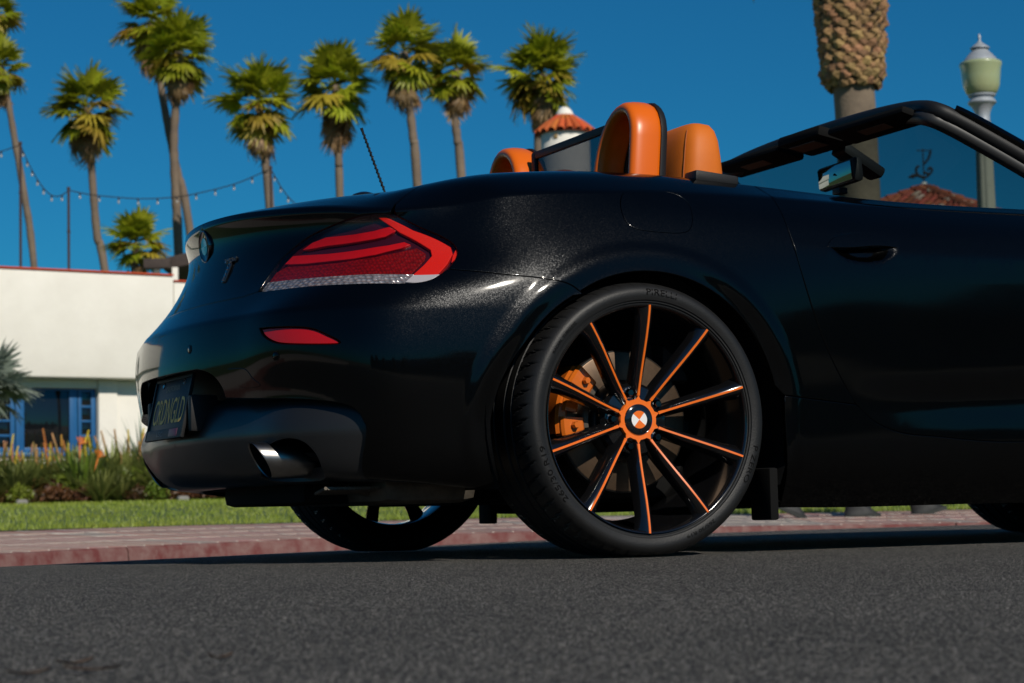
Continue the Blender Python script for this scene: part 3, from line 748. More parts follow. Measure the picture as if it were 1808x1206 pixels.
def tyre_mesh(s):
    n = 600; mb = MB(); vs = []
    for i, (r, d) in enumerate(TYP):
        for k in range(n):
            a = 2*math.pi*k/n; rr = r
            if 11 <= i <= 15 or 31 <= i <= 33:
                ph = (k+int((i-11)*1.6) if i <= 15 else k+int((33-i)*1.6)) % 10
                if ph == 0: rr = r-(.0065 if i not in (11, 33) else .003)
            x, y, z = wmap(rr, a, d, s)
            if z < -TZ-.0105:
                z = -TZ-.0105
            elif r > .275:
                sq = max(0, -z-.27)/.043; y += s*.004*sq*(1 if i < 13 else (-1 if i > 33 else 0))
            vs.append((x, y, z))
    fs = [(i*n+k, i*n+(k+1) % n, (i+1)*n+(k+1) % n, (i+1)*n+k) for i in range(len(TYP)-1) for k in range(n)]
    if s > 0: fs = [f[::-1] for f in fs]
    return mb.add(vs, [f[::-1] for f in fs])
def polar(mb, ring_list, s, n, closed=False):
    """rings of (r, d) turned about the axle"""
    vs = [wmap(r, 2*math.pi*k/n, d, s) for r, d in ring_list for k in range(n)]
    m_ = len(ring_list); fs = []
    for i in range(m_ if closed else m_-1):
        j = (i+1) % m_
        for k in range(n): fs.append((i*n+k, i*n+(k+1) % n, j*n+(k+1) % n, j*n+k))
    if s < 0: fs = [f[::-1] for f in fs]
    return mb.add(vs, fs)
PHASE = .0308
RIDGE = [(.047, -.0545), (.056, -.0535), (.075, -.0495), (.11, -.0400), (.15, -.0275), (.19, -.0150), (.225, -.0060), (.250, -.0012), (.2635, .0004)]
def spoke(s, a):
    mb = MB(); vs = []
    for i, (r, d) in enumerate(RIDGE):
        t = (r-.047)/.2165; w1 = .0030; w2 = .0100+.0045*t if t > .08 else .0112; w3 = .0150+.0065*t+(.006*max(0, (t-.85)/.15)); dp = .040-.012*t
        for off, dd in ((-w1, 0), (w1, 0), (w2, -.010), (w3, -dp), (-w3, -dp), (-w2, -.010)):
            rr = math.hypot(r, off); vs.append(wmap(rr, a+math.atan2(off, r), d+dd-.0006, s))
    n = 6; fs = [(i*n+k, i*n+(k+1) % n, (i+1)*n+(k+1) % n, (i+1)*n+k) for i in range(len(RIDGE)-1) for k in range(n)]+[(5, 4, 3, 2, 1, 0), tuple((len(RIDGE)-1)*n+k for k in range(n))]
    if s > 0: fs = [f[::-1] for f in fs]
    return mb.add(vs, fs)
def stripe(s, a):
    mb = MB(); vs = []
    for i, (r, d) in enumerate(RIDGE[1:]):
        w1 = .0031+.0012*math.exp(-((r-.05)/.012)**2)
        for off, dd in ((-w1, -.0012), (-w1*.7, .0008), (w1*.7, .0008), (w1, -.0012)):
            vs.append(wmap(math.hypot(r, off), a+math.atan2(off, r), d+dd, s))
    n = 4; m_ = len(RIDGE)-1; fs = [(i*n+k, i*n+k+1, (i+1)*n+k+1, (i+1)*n+k) for i in range(m_-1) for k in range(3)]+[((m_-1)*n, (m_-1)*n+1, (m_-1)*n+2, (m_-1)*n+3)]
    if s > 0: fs = [f[::-1] for f in fs]
    return mb.add(vs, fs)
def hub_star(s):
    mb = MB(); n = 200; vs = []
    def ro(a):
        q = abs(((a-PHASE)/(2*math.pi/10)+.5) % 1-.5)*2     # 0 at a spoke
        return .0478+.0105*max(0, 1-q*2.0)**1.6
    for dd, f in ((-.0545, 0), (-.0540, 0), (-.0560, 1), (-.066, 1)):
        for k in range(n):
            a = 2*math.pi*k/n
            r = {0: .0365, 1: ro(a)-.001, 2: ro(a), 3: ro(a)}[(0 if dd == -.0545 else 1 if dd == -.0540 else 2 if dd == -.0560 else 3)]
            vs.append(wmap(r, a, dd, s))
    fs = [(i*n+k, i*n+(k+1) % n, (i+1)*n+(k+1) % n, (i+1)*n+k) for i in range(3) for k in range(n)]
    if s < 0: fs = [f[::-1] for f in fs]
    return mb.add(vs, fs)
def ring_text(mb, body, r0, a0, size, s, wide=1.):
    vs, fs = text_shape(body)
    mb.add([wmap(r0+q.y*size, a0+q.x*size*wide/r0, side_d(r0+q.y*size)+.0013, s) for q in vs], fs if s < 0 else [f[::-1] for f in fs])
def make_wheel(s, full):
    wh = bpy.data.objects.new('wheel', None); col.objects.link(wh); wh.parent = CAR; wh.empty_display_size = .1
    ob = [tyre_mesh(s).build('tyre', RUBBER, wh, angle=35)]
    mb = MB(); polar(mb, [(.2605, -.020), (.2640, -.0075), (.2650, -.0035), (.2640, -.0005), (.2615, -.0012), (.2590, -.0060), (.2565, -.0180), (.2500, -.055), (.2440, -.095), (.2350, -.135), (.2330, -.20), (.2390, -.235), (.2600, -.250), (.2600, -.235)], s, 96)
    mb.build('rim', RIMBLK, wh, angle=50)
    mb = MB(); polar(mb, [(.0, -.064), (.050, -.064), (.080, -.070), (.088, -.080), (.085, -.125), (.0, -.125)], s, 60); mb.build('hub', RIMBLK, wh)
    for i in range(10):
        a = PHASE+i*math.pi/5
        spoke(s, a).build('spoke', RIMBLK, wh, angle=50); stripe(s, a).build('spoke_stripe', STRIPE, wh, angle=50)
    hub_star(s).build('hub_ring', STRIPE, wh)
    for i in range(5):
        a = PHASE+math.pi/10+i*2*math.pi/5+math.pi/5; c = wmap(.0655, a, 0, s)
        M = Matrix.Translation((c[0], s*(.8775)-s*.75, c[2])) @ Matrix.Rotation(math.pi/2*(-s), 4, 'X'); mb = MB()
        mb.lathe([(.0135, -.075), (.0135, -.064), (.0105, -.0625), (.0105, -.0640)], 20, M); mb.lathe([(0, -.0535), (.0075, -.0535), (.0085, -.055), (.0085, -.068)], 6, M)
        mb.build('lug_bolt', DKCHROME, wh, smooth=False)
    mb = MB(); polar(mb, [(0, -.0505), (.0225, -.0505), (.0330, -.0515), (.0355, -.0535), (.0362, -.060)], s, 48); mb.build('centre_cap', GLOSSBLK, wh)
    if full:
        cap = Matrix.Translation((0, s*.8775-s*.75, 0)) @ Matrix((Vector((1, 0, 0)), Vector((0, 0, 1)), Vector((0, -1, 0)))).transposed().to_4x4()
        for nm, ev, m_ in (('emblem_orange_field', True, STRIPE), ('emblem_white_field', False, WHITEP)):
            mb = MB(); quarters(mb, .0205, -.0498, cap, R_(50), ev); mb.build(nm, m_, wh, smooth=False)
        mb = MB(); mb.lathe([(.0203, -.0502), (.0208, -.0494), (.0216, -.0494), (.0221, -.0502)], 40, cap); mb.lathe([(.0350, -.0535), (.0360, -.0522), (.0368, -.0535)], 40, cap); mb.build('emblem_ring', CHROME, wh)
        mb = MB(); vs, fs = None, None
        for ch, aa in (('B', R_(172)), ('M', R_(218)), ('W', R_(264))):
            vs, fs = text_shape(ch); sz = .0105; 
            mb.add([cap @ Vector(((.0245+q.y*sz)*math.sin(aa+q.x*sz/.028), (.0245+q.y*sz)*math.cos(aa+q.x*sz/.028), -.0503)) for q in vs], fs)
        mb.build('cap_lettering', CHROME, wh, smooth=False)
        for body, r0, a0, size, wide in (('PIRELLI', .2865, 7.5, .0215, 1.25), ('265/30 R19', .283, -116, .0185, 1.6), ('P ZERO', .283, 112, .0185, 1.5), ('265/30 R19', .283, 154, .0120, 1.5), ('RADIAL TUBELESS', .2845, -50, .0105, 1.1)):
            mb = MB(); ring_text(mb, body, r0, R_(a0), size, s, wide); mb.build('tyre_lettering', RUBTEXT, wh, smooth=False)
    # brake
    mb = MB(); polar(mb, [(.098, -.128), (.163, -.128), (.1650, -.129), (.1650, -.134), (.158, -.136), (.158, -.146), (.165, -.148), (.165, -.154), (.098, -.155)], s, 72); mb.build('brake_disc', DISC, wh)
    mb = MB(); polar(mb, [(0, -.105), (.088, -.105), (.095, -.112), (.098, -.135)], s, 48); polar(mb, [(.1655, -.1285), (.1685, -.131), (.1685, -.152), (.1655, -.154)], s, 72); mb.build('disc_bell', mat('brake_bell_steel', (.06, .058, .055), rough=.4, metal=.8), wh)
    return wh
def caliper(wh, s):
    def arcblock(mb, r0, r1, d0, d1, a0, a1, n=12, b=.006):
        prof = [(r0+b, d1), (r1-b, d1), (r1, d1-b), (r1, d0), (r0, d0), (r0, d1-b)]
        vs = [wmap(r, a0+(a1-a0)*k/n, d, s) for k in range(n+1) for r, d in prof]; m_ = len(prof)
        fs = [(k*m_+i, k*m_+(i+1) % m_, (k+1)*m_+(i+1) % m_, (k+1)*m_+i) for k in range(n) for i in range(m_)]+[tuple(range(m_-1, -1, -1)), tuple(n*m_+i for i in range(m_))]
        mb.add(vs, [f[::-1] for f in fs] if s < 0 else fs)
    mb = MB()
    arcblock(mb, .122, .184, -.128, -.090, R_(-60), R_(-45)); arcblock(mb, .138, .178, -.128, -.094, R_(-82), R_(-66)); arcblock(mb, .122, .182, -.128, -.090, R_(-101), R_(-87))
    arcblock(mb, .160, .190, -.175, -.104, R_(-99), R_(-47), 20)
    for aa in (-52, -94): 
        c = wmap(.150, R_(aa), -.078, s); mb.lathe([(0, .002), (.007, .002), (.009, -.002), (.009, -.02)], 6, Matrix.Translation(c) @ Matrix.Rotation(math.pi/2*(-s), 4, 'X'))
    mb.build('brake_caliper', CALIPER, wh, angle=30)
    mb = MB(); arcblock(mb, .108, .124, -.135, -.096, R_(-98), R_(-50), 16, .003); mb.build('caliper_bracket', MATS['sooty_steel'], wh)
WR = make_wheel(-1, True); WR.location = (0, -.75, TZ); caliper(WR, -1)
WL = make_wheel(1, False); WL.location = (0, .75, TZ); caliper(WL, 1)
def copy_part(o, x):
    c = o.copy(); col.objects.link(c); c.location.x = x
    for ch in list(o.children):
        d = ch.copy(); col.objects.link(d); d.parent = c
    return c
copy_part(WR, 2.496); copy_part(WL, 2.496)

# --- door handle
up = [hx[i] for i in range(0, 7)]
hp = smooth_line(up)+smooth_line([up[-1], B.seen(1548, 434), B.seen(1505, 437), up[0]])[1:-1]
geo_obj('handle', panel_geo(B, hp, off=.003, gap=.001, depth=.012), PAINT, DOOR)

# --- cockpit
mb = MB(); mb.box((.85, 0, .29), (1.5, 1.30, .04)); mb.box((.13, 0, .58), (.05, 1.3, .60)); mb.box((1.56, 0, .60), (.06, 1.3, .56)); mb.bbox((1.40, 0, .80), (.34, 1.28, .12), .04)
for s_ in (-1, 1): mb.bbox((.82, s_*.665, .62), (1.36, .07, .44), .02)
mb.bbox((.9, 0, .48), (.9, .24, .30), .04); mb.build('interior', mat('interior_black', (.012, .012, .012), rough=.7), CAR)
mb = MB(); mb.lathe([(.165, -.018), (.183, 0), (.165, .018), (.155, 0)], 40, Matrix.Translation((1.18, .36, .80)) @ Matrix.Rotation(R_(68), 4, 'Y'), closed=True); mb.build('steering_wheel', PLASTIC, CAR)
def loft(mb, secs, n=28, p=3.2):
    """rounded cross sections (cx, cy, z, half x, half y)"""
    vs = []
    for cx, cy, z, hx_, hy_ in secs:
        for k_ in range(n):
            t = 2*math.pi*k_/n; c, s_ = math.cos(t), math.sin(t)
            vs.append((cx+hx_*math.copysign(abs(c)**(2/p), c), cy+hy_*math.copysign(abs(s_)**(2/p), s_), z))
    m_ = len(secs); fs = [(i*n+k_, i*n+(k_+1) % n, (i+1)*n+(k_+1) % n, (i+1)*n+k_) for i in range(m_-1) for k_ in range(n)]+[tuple(range(n-1, -1, -1)), tuple((m_-1)*n+k_ for k_ in range(n))]
    return mb.add(vs, fs)
def seat(s_):
    y = s_*.375; mb = MB()
    loft(mb, [(.42, y, .34, .09, .25), (.40, y, .55, .09, .25), (.385, y, .75, .08, .24), (.385, y, .86, .07, .19), (.388, y, .90, .066, .15)]); mb.bbox((.72, y, .40), (.55, .48, .16), .05)
    st = mb.build('seat', LEATHER, CAR, angle=70)
    mb = MB(); loft(mb, [(.400, y, .885, .070, .136), (.400, y, .94, .071, .140), (.402, y, 1.00, .064, .136), (.405, y, 1.045, .057, .128), (.408, y, 1.072, .048, .116), (.410, y, 1.088, .037, .100), (.411, y, 1.096, .022, .075), (.411, y, 1.098, .005, .03)], 40, 3.4)
    hd = mb.build('headrest', LEATHER, st, angle=180)
    # seam stitching round the back panel
    mb = MB(); n = 46
    for sy in (-1, 1):
        pts = []
        for z, hx_, hy_, cx in ((.89, .070, .136, .400), (.94, .071, .140, .400), (1.00, .064, .136, .402), (1.045, .057, .128, .405), (1.072, .048, .116, .408)):
            c, q = math.cos(R_(222)), math.sin(R_(222)); pts.append((cx-hx_*abs(c)**(2/3.4)-.0004, y+sy*hy_*abs(q)**(2/3.4)+sy*.0004, z))
        mb.tube(smooth_line(pts, 6), .0016, 5)
    mb.build('stitching', mat('stitch_dark_orange', (.30, .07, .01), rough=.7), hd)
seat(-1); seat(1)
def hoop(y0, y1, dx=0., dz=0.):
    """roll hoop: an upside-down U between the outer leg y0 and the inner leg y1"""
    sg = 1 if y1 > y0 else -1; h0, zt = .84, 1.128+dz; path = []
    w_ = abs(y1-y0); r = w_/2
    rs_ = .085
    pts = [(0, h0), (.004*1, .95), (.008, zt-rs_)]
    for t in np.linspace(180, 90, 7)[1:]: pts.append((.008+rs_*.8+rs_*.8*math.cos(R_(t)), zt-rs_+rs_*math.sin(R_(t))))
    for t in np.linspace(90, 12, 8)[1:]: pts.append((.008+rs_*.8+(w_-.008-rs_*.8)*math.cos(R_(t))*1.0, zt-.155+.155*math.sin(R_(t))))
    pts += [(w_+.004, .93), (w_+.012, h0)]
    n = 24; vs = []; P = [Vector((0, a, b_)) for a, b_ in pts]
    for i, p in enumerate(P):
        d = (P[min(i+1, len(P)-1)]-P[max(i-1, 0)]).normalized(); nn = Vector((0, -d.z, d.y))    # outwards of the U
        hx_ = .0445; hy_ = .019
        lean = .03*(p.z-h0)/.29
        for k_ in range(n):
            t = 2*math.pi*k_/n; c, s_ = math.cos(t), math.sin(t)
            a = hx_*math.copysign(abs(c)**(2/2.6), c); b_ = hy_*math.copysign(abs(s_)**(2/2.6), s_)
            q = p+nn*b_
            vs.append((.214+dx+lean+a, y0+sg*q.y, q.z))
    m_ = len(P); fs = [(i*n+k_, i*n+(k_+1) % n, (i+1)*n+(k_+1) % n, (i+1)*n+k_) for i in range(m_-1) for k_ in range(n)]
    if sg > 0: fs = [f[::-1] for f in fs]
    mb = MB(); mb.add(vs, fs); o = mb.build('roll_hoop', ORANGE, CAR, angle=180)
    mb = MB(); vs = []
    for i, p in enumerate(P):
        d = (P[min(i+1, len(P)-1)]-P[max(i-1, 0)]).normalized(); nn = Vector((0, -d.z, d.y)); lean = .03*(p.z-h0)/.29
        for a, b_ in ((.036, .0192), (.046, .0198), (.056, .013), (.056, -.013), (.046, -.0198), (.036, -.0192)):
            q = p+nn*b_; vs.append((.214+dx+lean+a, y0+sg*q.y, q.z))
    n = 6; fs = [(i*n+k_, i*n+(k_+1) % n, (i+1)*n+(k_+1) % n, (i+1)*n+k_) for i in range(m_-1) for k_ in range(n)]
    mb.add(vs, fs if sg < 0 else [f[::-1] for f in fs]); mb.build('hoop_trim', PLASTIC, o, angle=50)
hoop(-.490, -.295); hoop(.425, .225, .018, .012)
mb = MB(); mb.bbox((.262, -.035, 1.112), (.016, .50, .022), .005); mb.bbox((.262, .205, 1.003), (.018, .024, .235), .005); mb.bbox((.262, -.275, 1.003), (.018, .024, .235), .005); mb.bbox((.262, -.035, .905), (.018, .50, .03), .005)
WD = mb.build('wind_deflector', PLASTIC, CAR)
mb = MB(); mb.box((.262, -.035, 1.008), (.004, .46, .19)); mb.build('smoked_pane', SMOKE, WD, smooth=False)
for y in (-.665, .665): mb = MB(); mb.bbox((.315, y, .908), (.125, .06, .028), .008, Matrix.Rotation(R_(5), 3, 'Y')); mb.build('belt_guide', PLASTIC, CAR)

# --- windscreen
hd_pts = [(1.10, -.553, 1.152), (1.118, -.45, 1.176), (1.132, -.3, 1.191), (1.140, -.15, 1.198), (1.143, 0, 1.200)]
hd_pts = hd_pts+[(x, -y, z) for x, y, z in hd_pts[-2::-1]]
pil = [(1.60, -.715, .845), (1.50, -.700, .905), (1.36, -.660, .995), (1.23, -.615, 1.075), (1.145, -.582, 1.126)]
pilr = [(x, -y, z) for x, y, z in pil[::-1]]
frm = smooth_line(pil+hd_pts+pilr, 4)
mb = MB(); mb.tube(frm, [.031 if abs(p[1]) > .575 else .032 for p in frm], 14, flat=.8); SCR = mb.build('windscreen_frame', PLASTIC, CAR, angle=70)
mb = MB(); out_ = [(x+.017, y*1.02, z+.010) for x, y, z in smooth_line(pil+[hd_pts[0]], 5)[:-3]]; mb.tube(out_, .027, 12, flat=.7); mb.build('pillar_cover', PAINT, SCR); mb = MB(); mb.tube([(x, -y, z) for x, y, z in out_], .027, 12, flat=.7); mb.build('pillar_cover', PAINT, SCR)
mb = MB(); out_ = [(x-.017, y*.987, z-.019) for x, y, z in smooth_line(pil[1:]+hd_pts[:4], 5)]; rr_ = [.021-.012*max(0, (i-22)/(len(out_)-23)) for i in range(len(out_))]; mb.tube(out_, rr_, 10); mb.build('pillar_seal', mat('seal_rubber', (.02, .02, .02), rough=.5), SCR); mb = MB(); mb.tube([(x, -y, z) for x, y, z in out_], rr_, 10); mb.build('pillar_seal', MATS['seal_rubber'], SCR)
mb = MB(); gt = np.array(hd_pts)+np.array([.005, 0, -.01]); nb = 9
gb = np.array([(1.60+.20*(1-(y/.70)**2), y, .875+.02*(1-(y/.7)**2)) for y in np.linspace(-.70, .70, 9)])
rows_ = []
for t in np.linspace(0, 1, 8): rows_ += [tuple(p+np.array([.02, 0, .02])*math.sin(math.pi*t)) for p in gt*(1-t)+gb*t]
mb.add(rows_, [(i*9+j, i*9+j+1, (i+1)*9+j+1, (i+1)*9+j) for i in range(7) for j in range(8)]); mb.build('windscreen_glass', WINDGLASS, SCR, angle=180)
for s_ in (-1, 1):
    mb = MB(); mb.bbox((1.085, s_*.31, 1.158), (.10, .36, .022), .010, Matrix.Rotation(R_(14), 3, 'Y')); v_ = mb.build('sun_visor', DARK, SCR)
    mb = MB(); mb.box((1.075, s_*.31, 1.1465), (.035, .13, .001), Matrix.Rotation(R_(14), 3, 'Y')); mb.build('visor_label', mat('visor_label_tan', (.09, .055, .03), rough=.7), v_, smooth=False)
mb = MB(); mb.bbox((1.085, 0, 1.168), (.13, .22, .032), .012, Matrix.Rotation(R_(10), 3, 'Y')); cn = mb.build('roof_console', DARK, SCR)
mb = MB(); mb.box((1.06, 0, 1.150), (.05, .13, .002), Matrix.Rotation(R_(10), 3, 'Y')); mb.build('reading_lamp', MATS['visor_label_tan'], cn, smooth=False)
mq = Matrix.Rotation(R_(-6), 3, 'Z') @ Matrix.Rotation(R_(-5), 3, 'Y')
mb = MB(); mb.bbox((1.175, .01, 1.074), (.035, .225, .074), .016, mq); MIR = mb.build('rear_view_mirror', PLASTIC, SCR)
mb = MB(); q_ = mq @ Vector((-.0185, 0, 0)); mb.bbox((1.175+q_.x, .01+q_.y, 1.074+q_.z), (.002, .200, .056), .0008, mq); mb.build('mirror_glass', MIRRORM, MIR)
mb = MB(); mb.bbox((1.235, 0, 1.115), (.16, .07, .035), .012, Matrix.Rotation(R_(28), 3, 'Y')); mb.tube([(1.21, 0, 1.11), (1.18, .005, 1.08), (1.165, .01, 1.062)], .018, 8); mb.bbox((1.165, .0, 1.022), (.03, .04, .02), .005); mb.build('mirror_mount', PLASTIC, MIR)
for sx in (-1, 1):
    mb = MB(); mb.bbox((1.46, sx*.93, .93), (.10, .18, .12), .035); mb.tube([(1.48, sx*.74, .865), (1.47, sx*.90, .91)], .02, 8); mb.build('door_mirror', PAINT, CAR)

# --- aerial
t0 = on_y(680, 341, .25); t1 = on_y(638, 226, .25)
mb = MB(); a, b_ = Vector(t0), Vector(t1); d = b_-a; n = 150; pts = []
x_ = d.normalized().cross(Vector((0, 1, 0))).normalized(); y_ = d.normalized().cross(x_)
for i in range(n): 
    t = i/n*2*math.pi*13; pts.append(a+d*(.06+.86*i/n)+x_*.0036*math.cos(t)+y_*.0036*math.sin(t))
mb.tube(pts, .0016, 5); mb.tube([a-d*.12, a, b_-d*.10, b_], [.006, .0032, .0030, .0048], 8); mb.build('aerial', PLASTIC, CAR)
p_ = on_y(643, 347, .1); mb = MB(); mb.lathe([(.045, -.03), (.042, .0), (.03, .012), (.012, .018), (0, .019)], 24, Matrix.Translation((p_[0], p_[1], p_[2]-.006))); mb.build('aerial_base', GLOSSBLK, CAR)
# ================================================================== STREET
def asphalt():
    mt = mat('asphalt', (.040, .039, .037), rough=.88, spec=.35); t = mt.node_tree; b = t.nodes['Principled BSDF']; N = t.nodes.new
    tc = N('ShaderNodeTexCoord')
    v = N('ShaderNodeTexVoronoi'); v.inputs['Scale'].default_value = 460; t.links.new(tc.outputs['Object'], v.inputs['Vector'])
    bw = N('ShaderNodeSeparateColor'); t.links.new(v.outputs['Color'], bw.inputs[0])
    r = N('ShaderNodeValToRGB'); r.color_ramp.interpolation = 'LINEAR'
    e = r.color_ramp.elements; e[0].position = 0; e[0].color = (.013, .0128, .012, 1); e[1].position = 1; e[1].color = (.75, .70, .62, 1)
    e2 = e.new(.46); e2.color = (.035, .034, .032, 1); e3 = e.new(.76); e3.color = (.068, .064, .058, 1)
    t.links.new(bw.outputs[0], r.inputs[0])
    n = N('ShaderNodeTexNoise'); n.inputs['Scale'].default_value = 1.3; n.inputs['Detail'].default_value = 7; n.inputs['Roughness'].default_value = .62
    t.links.new(tc.outputs['Object'], n.inputs['Vector'])
    mr = N('ShaderNodeMapRange'); mr.inputs[1].default_value = .3; mr.inputs[2].default_value = .75; mr.inputs[3].default_value = .80; mr.inputs[4].default_value = 1.16; t.links.new(n.outputs[0], mr.inputs[0])
    mx = N('ShaderNodeMix'); mx.data_type = 'RGBA'; mx.blend_type = 'MULTIPLY'; mx.inputs[0].default_value = 1
    t.links.new(r.outputs[0], mx.inputs[6]); t.links.new(mr.outputs[0], mx.inputs[7]); t.links.new(mx.outputs[2], b.inputs['Base Color'])
    bp = N('ShaderNodeBump'); bp.inputs['Strength'].default_value = 1.0; bp.inputs['Distance'].default_value = .007
    t.links.new(v.outputs['Distance'], bp.inputs['Height'])
    n2 = N('ShaderNodeTexNoise'); n2.inputs['Scale'].default_value = 170; n2.inputs['Detail'].default_value = 5; t.links.new(tc.outputs['Object'], n2.inputs['Vector'])
    bp2 = N('ShaderNodeBump'); bp2.inputs['Strength'].default_value = .5; bp2.inputs['Distance'].default_value = .01; t.links.new(n2.outputs[0], bp2.inputs['Height']); t.links.new(bp.outputs[0], bp2.inputs['Normal'])
    t.links.new(bp2.outputs[0], b.inputs['Normal'])
    return mt
ASPH = asphalt()
# kerb line: photo position of its top edge and its distance
KP = [at(*p) for p in ((0, 977.5, 10.6), (112, 971, 11.05), (388, 958, 12.1), (560, 950.5, 12.6), (850, 940.8, 13.4), (1300, 929, 14.3), (1540, 926, 14.6), (1720, 922.5, 14.75), (2100, 914, 15.0))]
FL = np.array([1, 1, 0])
KP = [KP[0]+(KP[0]-KP[1])*FL/np.linalg.norm((KP[0]-KP[1])*FL)*q for q in (26., 14, 6, 2)]+KP+[KP[-1]+(KP[-1]-KP[-2])*FL/np.linalg.norm((KP[-1]-KP[-2])*FL)*q for q in (3., 12, 30)]
KL = np.array(smooth_line(KP, 12)); seg = np.linalg.norm(np.diff(KL, axis=0), axis=1); KS = np.concatenate([[0], np.cumsum(seg)])
def kerb_at(s_):
    p = np.array([np.interp(s_, KS, KL[:, i]) for i in range(3)]); q = np.array([np.interp(s_+.2, KS, KL[:, i]) for i in range(3)])-np.array([np.interp(s_-.2, KS, KL[:, i]) for i in range(3)])
    q[2] = 0; t = q/np.linalg.norm(q); n = np.array([-t[1], t[0], 0]); return p, t, n
S0 = float(KS[np.argmin(np.linalg.norm(KL-KP[4], axis=1))])           # where the kerb leaves the left edge of the photo
SEND = float(KS[-1])
def kz(s_, w_): return -.032+.026*w_ if w_ < 2.7 else -.032+.07
# road: crowned, falling to the kerb
KX = KL[:, :2]
def road_zxy(x, y):
    a = KX[:-1]; d = KX[1:]-a; t = np.clip(((np.array([x, y])-a)*d).sum(1)/np.maximum((d*d).sum(1), 1e-9), 0, 1)
    q = a+d*t[:, None]; dist = np.hypot(q[:, 0]-x, q[:, 1]-y); i = int(np.argmin(dist)); zg = KL[i, 2]-.125
    f = min(1, dist[i]/4.7); return float(zg+(-.012-zg)*(1-(1-f)**2)-(.30*(1-math.exp(-(y*y)*.0042/.30)) if y < 0 else 0))
ss = np.concatenate([np.linspace(0, S0-3, 20), np.linspace(S0-2.7, S0+24, 90), np.linspace(S0+25, SEND, 20)]); mb = MB(); vs = []; M_ = 60
for s_ in ss:
    p, t, n = kerb_at(s_); x1, y1 = p[0]+n[0]*.03, p[1]+n[1]*.03
    for j in range(M_):
        y = y1-(y1+16)*(j/(M_-1))**1.25; vs.append((x1, y, road_zxy(x1, y)))
mb.add(vs, [(i*M_+j+1, (i+1)*M_+j+1, (i+1)*M_+j, i*M_+j) for i in range(len(ss)-1) for j in range(M_-1)])
structure(mb.build('road', ASPH, angle=180))
mb = MB(); mb.add([(-1500, -1500, -.62), (1500, -1500, -.62), (1500, 1500, -.62), (-1500, 1500, -.62)], [(0, 1, 2, 3)])
structure(mb.build('ground', mat('dry_earth', (.16, .13, .09), rough=.95, noise=(.05, (.09, .10, .05))), smooth=False))
# kerb stones
REDK = mat('worn_red_kerb_paint', (.120, .026, .023), rough=.8, noise=(9, (.185, .105, .092), .14), bump=(60, .25))
kerb = bpy.data.objects.new('kerb', None); col.objects.link(kerb); structure(kerb)
def strip(mb, sa, sb, prof, n):
    """profile of (across, height) pairs carried along the kerb line"""
    vs = []
    for i in range(n+1):
        s_ = sa+(sb-sa)*i/n; p, t, q = kerb_at(s_)
        for w_, z in prof: vs.append((p[0]+q[0]*w_, p[1]+q[1]*w_, z+p[2]+.032))
    m_ = len(prof); fs = [(i*m_+k_, (i+1)*m_+k_, (i+1)*m_+(k_+1) % m_, i*m_+(k_+1) % m_) for i in range(n) for k_ in range(m_)]+[tuple(range(m_)), tuple(n*m_+k_ for k_ in range(m_-1, -1, -1))]
    return mb.add(vs, fs)
s_ = S0+1.0-2.15*4
while s_ < SEND-3:
    mb = MB(); strip(mb, s_+.006, s_+2.15-.006, [(-.03, -.26), (-.012, -.055), (0, -.036), (.012, -.032), (.030, -.0315), (.030, -.26)], 6)
    mb.build('kerb_stone', REDK, kerb, angle=30); s_ += 2.15
# sidewalk
side = MB(); strip(side, 0, SEND, [(.034, -.30), (.034, -.0325), (2.72, .0495), (2.72, -.30)], 80)
side = structure(side.build('sidewalk', mat('mortar', (.46, .40, .34), rough=.9, noise=(30, (.36, .31, .27))), angle=30))
PAV = vary(mat('salmon_paver', (.33, .175, .142), rough=.85, noise=(9, (.27, .15, .125), .3), bump=(90, .2)), .16, .012)
PAVG = vary(mat('grey_paver', (.30, .255, .225), rough=.85, noise=(9, (.25, .2, .17), .3), bump=(90, .2)), .15, .01)
pvm = {}
def paver(s_, w0, w1, along, prnt, mb=None):
    own = mb is None
    if own: mb = MB()
    z = lambda w_: -.034+.0315*w_+random.uniform(-.001, .001)
    strip(mb, s_+.008, s_+along-.008, [(w0+.005, z(w0)-.02), (w0+.006, z(w0)+.0005), (w0+.010, z(w0)+.003), (w1-.010, z(w1)+.003), (w1-.006, z(w1)+.0005), (w1-.005, z(w1)-.02)], 1)
    if own: mb.build('paver', PAVG if (random.random() < .06 or (S0+5.6 < s_ < S0+6.6 and random.random() < .7)) else PAV, prnt, smooth=False)
rest = MB(); s_ = S0-.6; cnt = 0
while s_ < SEND-6:
    for j in range(4):
        sh = .075 if j % 2 else 0
        if cnt < 296: paver(s_+sh, .04+.666*j, .04+.666*(j+1), .15, side); cnt += 1
        else: paver(s_+sh, .04+.666*j, .04+.666*(j+1), .15, side, rest)
    s_ += .15
# light, slightly overfilled joints
mb = MB(); s_ = S0-.6
while s_ < SEND-6:
    for j in range(4):
        sh = .075 if j % 2 else 0; w0, w1 = .04+.666*j, .04+.666*(j+1); z = lambda w_: -.0300+.0315*w_
        strip(mb, s_+sh-.0075, s_+sh+.0075, [(w0+.01, z(w0)-.01), (w0+.012, z(w0)+.0012), (w1-.012, z(w1)+.0012), (w1-.01, z(w1)-.01)], 1)
    s_ += .15
for j in range(1, 4):
    w_ = .04+.666*j; strip(mb, S0-.6, SEND-6, [(w_-.006, -.042+.0315*w_), (w_-.005, -.0285+.0315*w_), (w_+.005, -.0285+.0315*w_), (w_+.006, -.042+.0315*w_)], 60)
mb.build('mortar_joints', mat('pale_mortar_joint', (.56, .50, .43), rough=.9, noise=(12, (.42, .37, .32))), side, smooth=False)['kind'] = 'stuff'
rest.build('pavers', PAV, side, smooth=False)['kind'] = 'stuff'
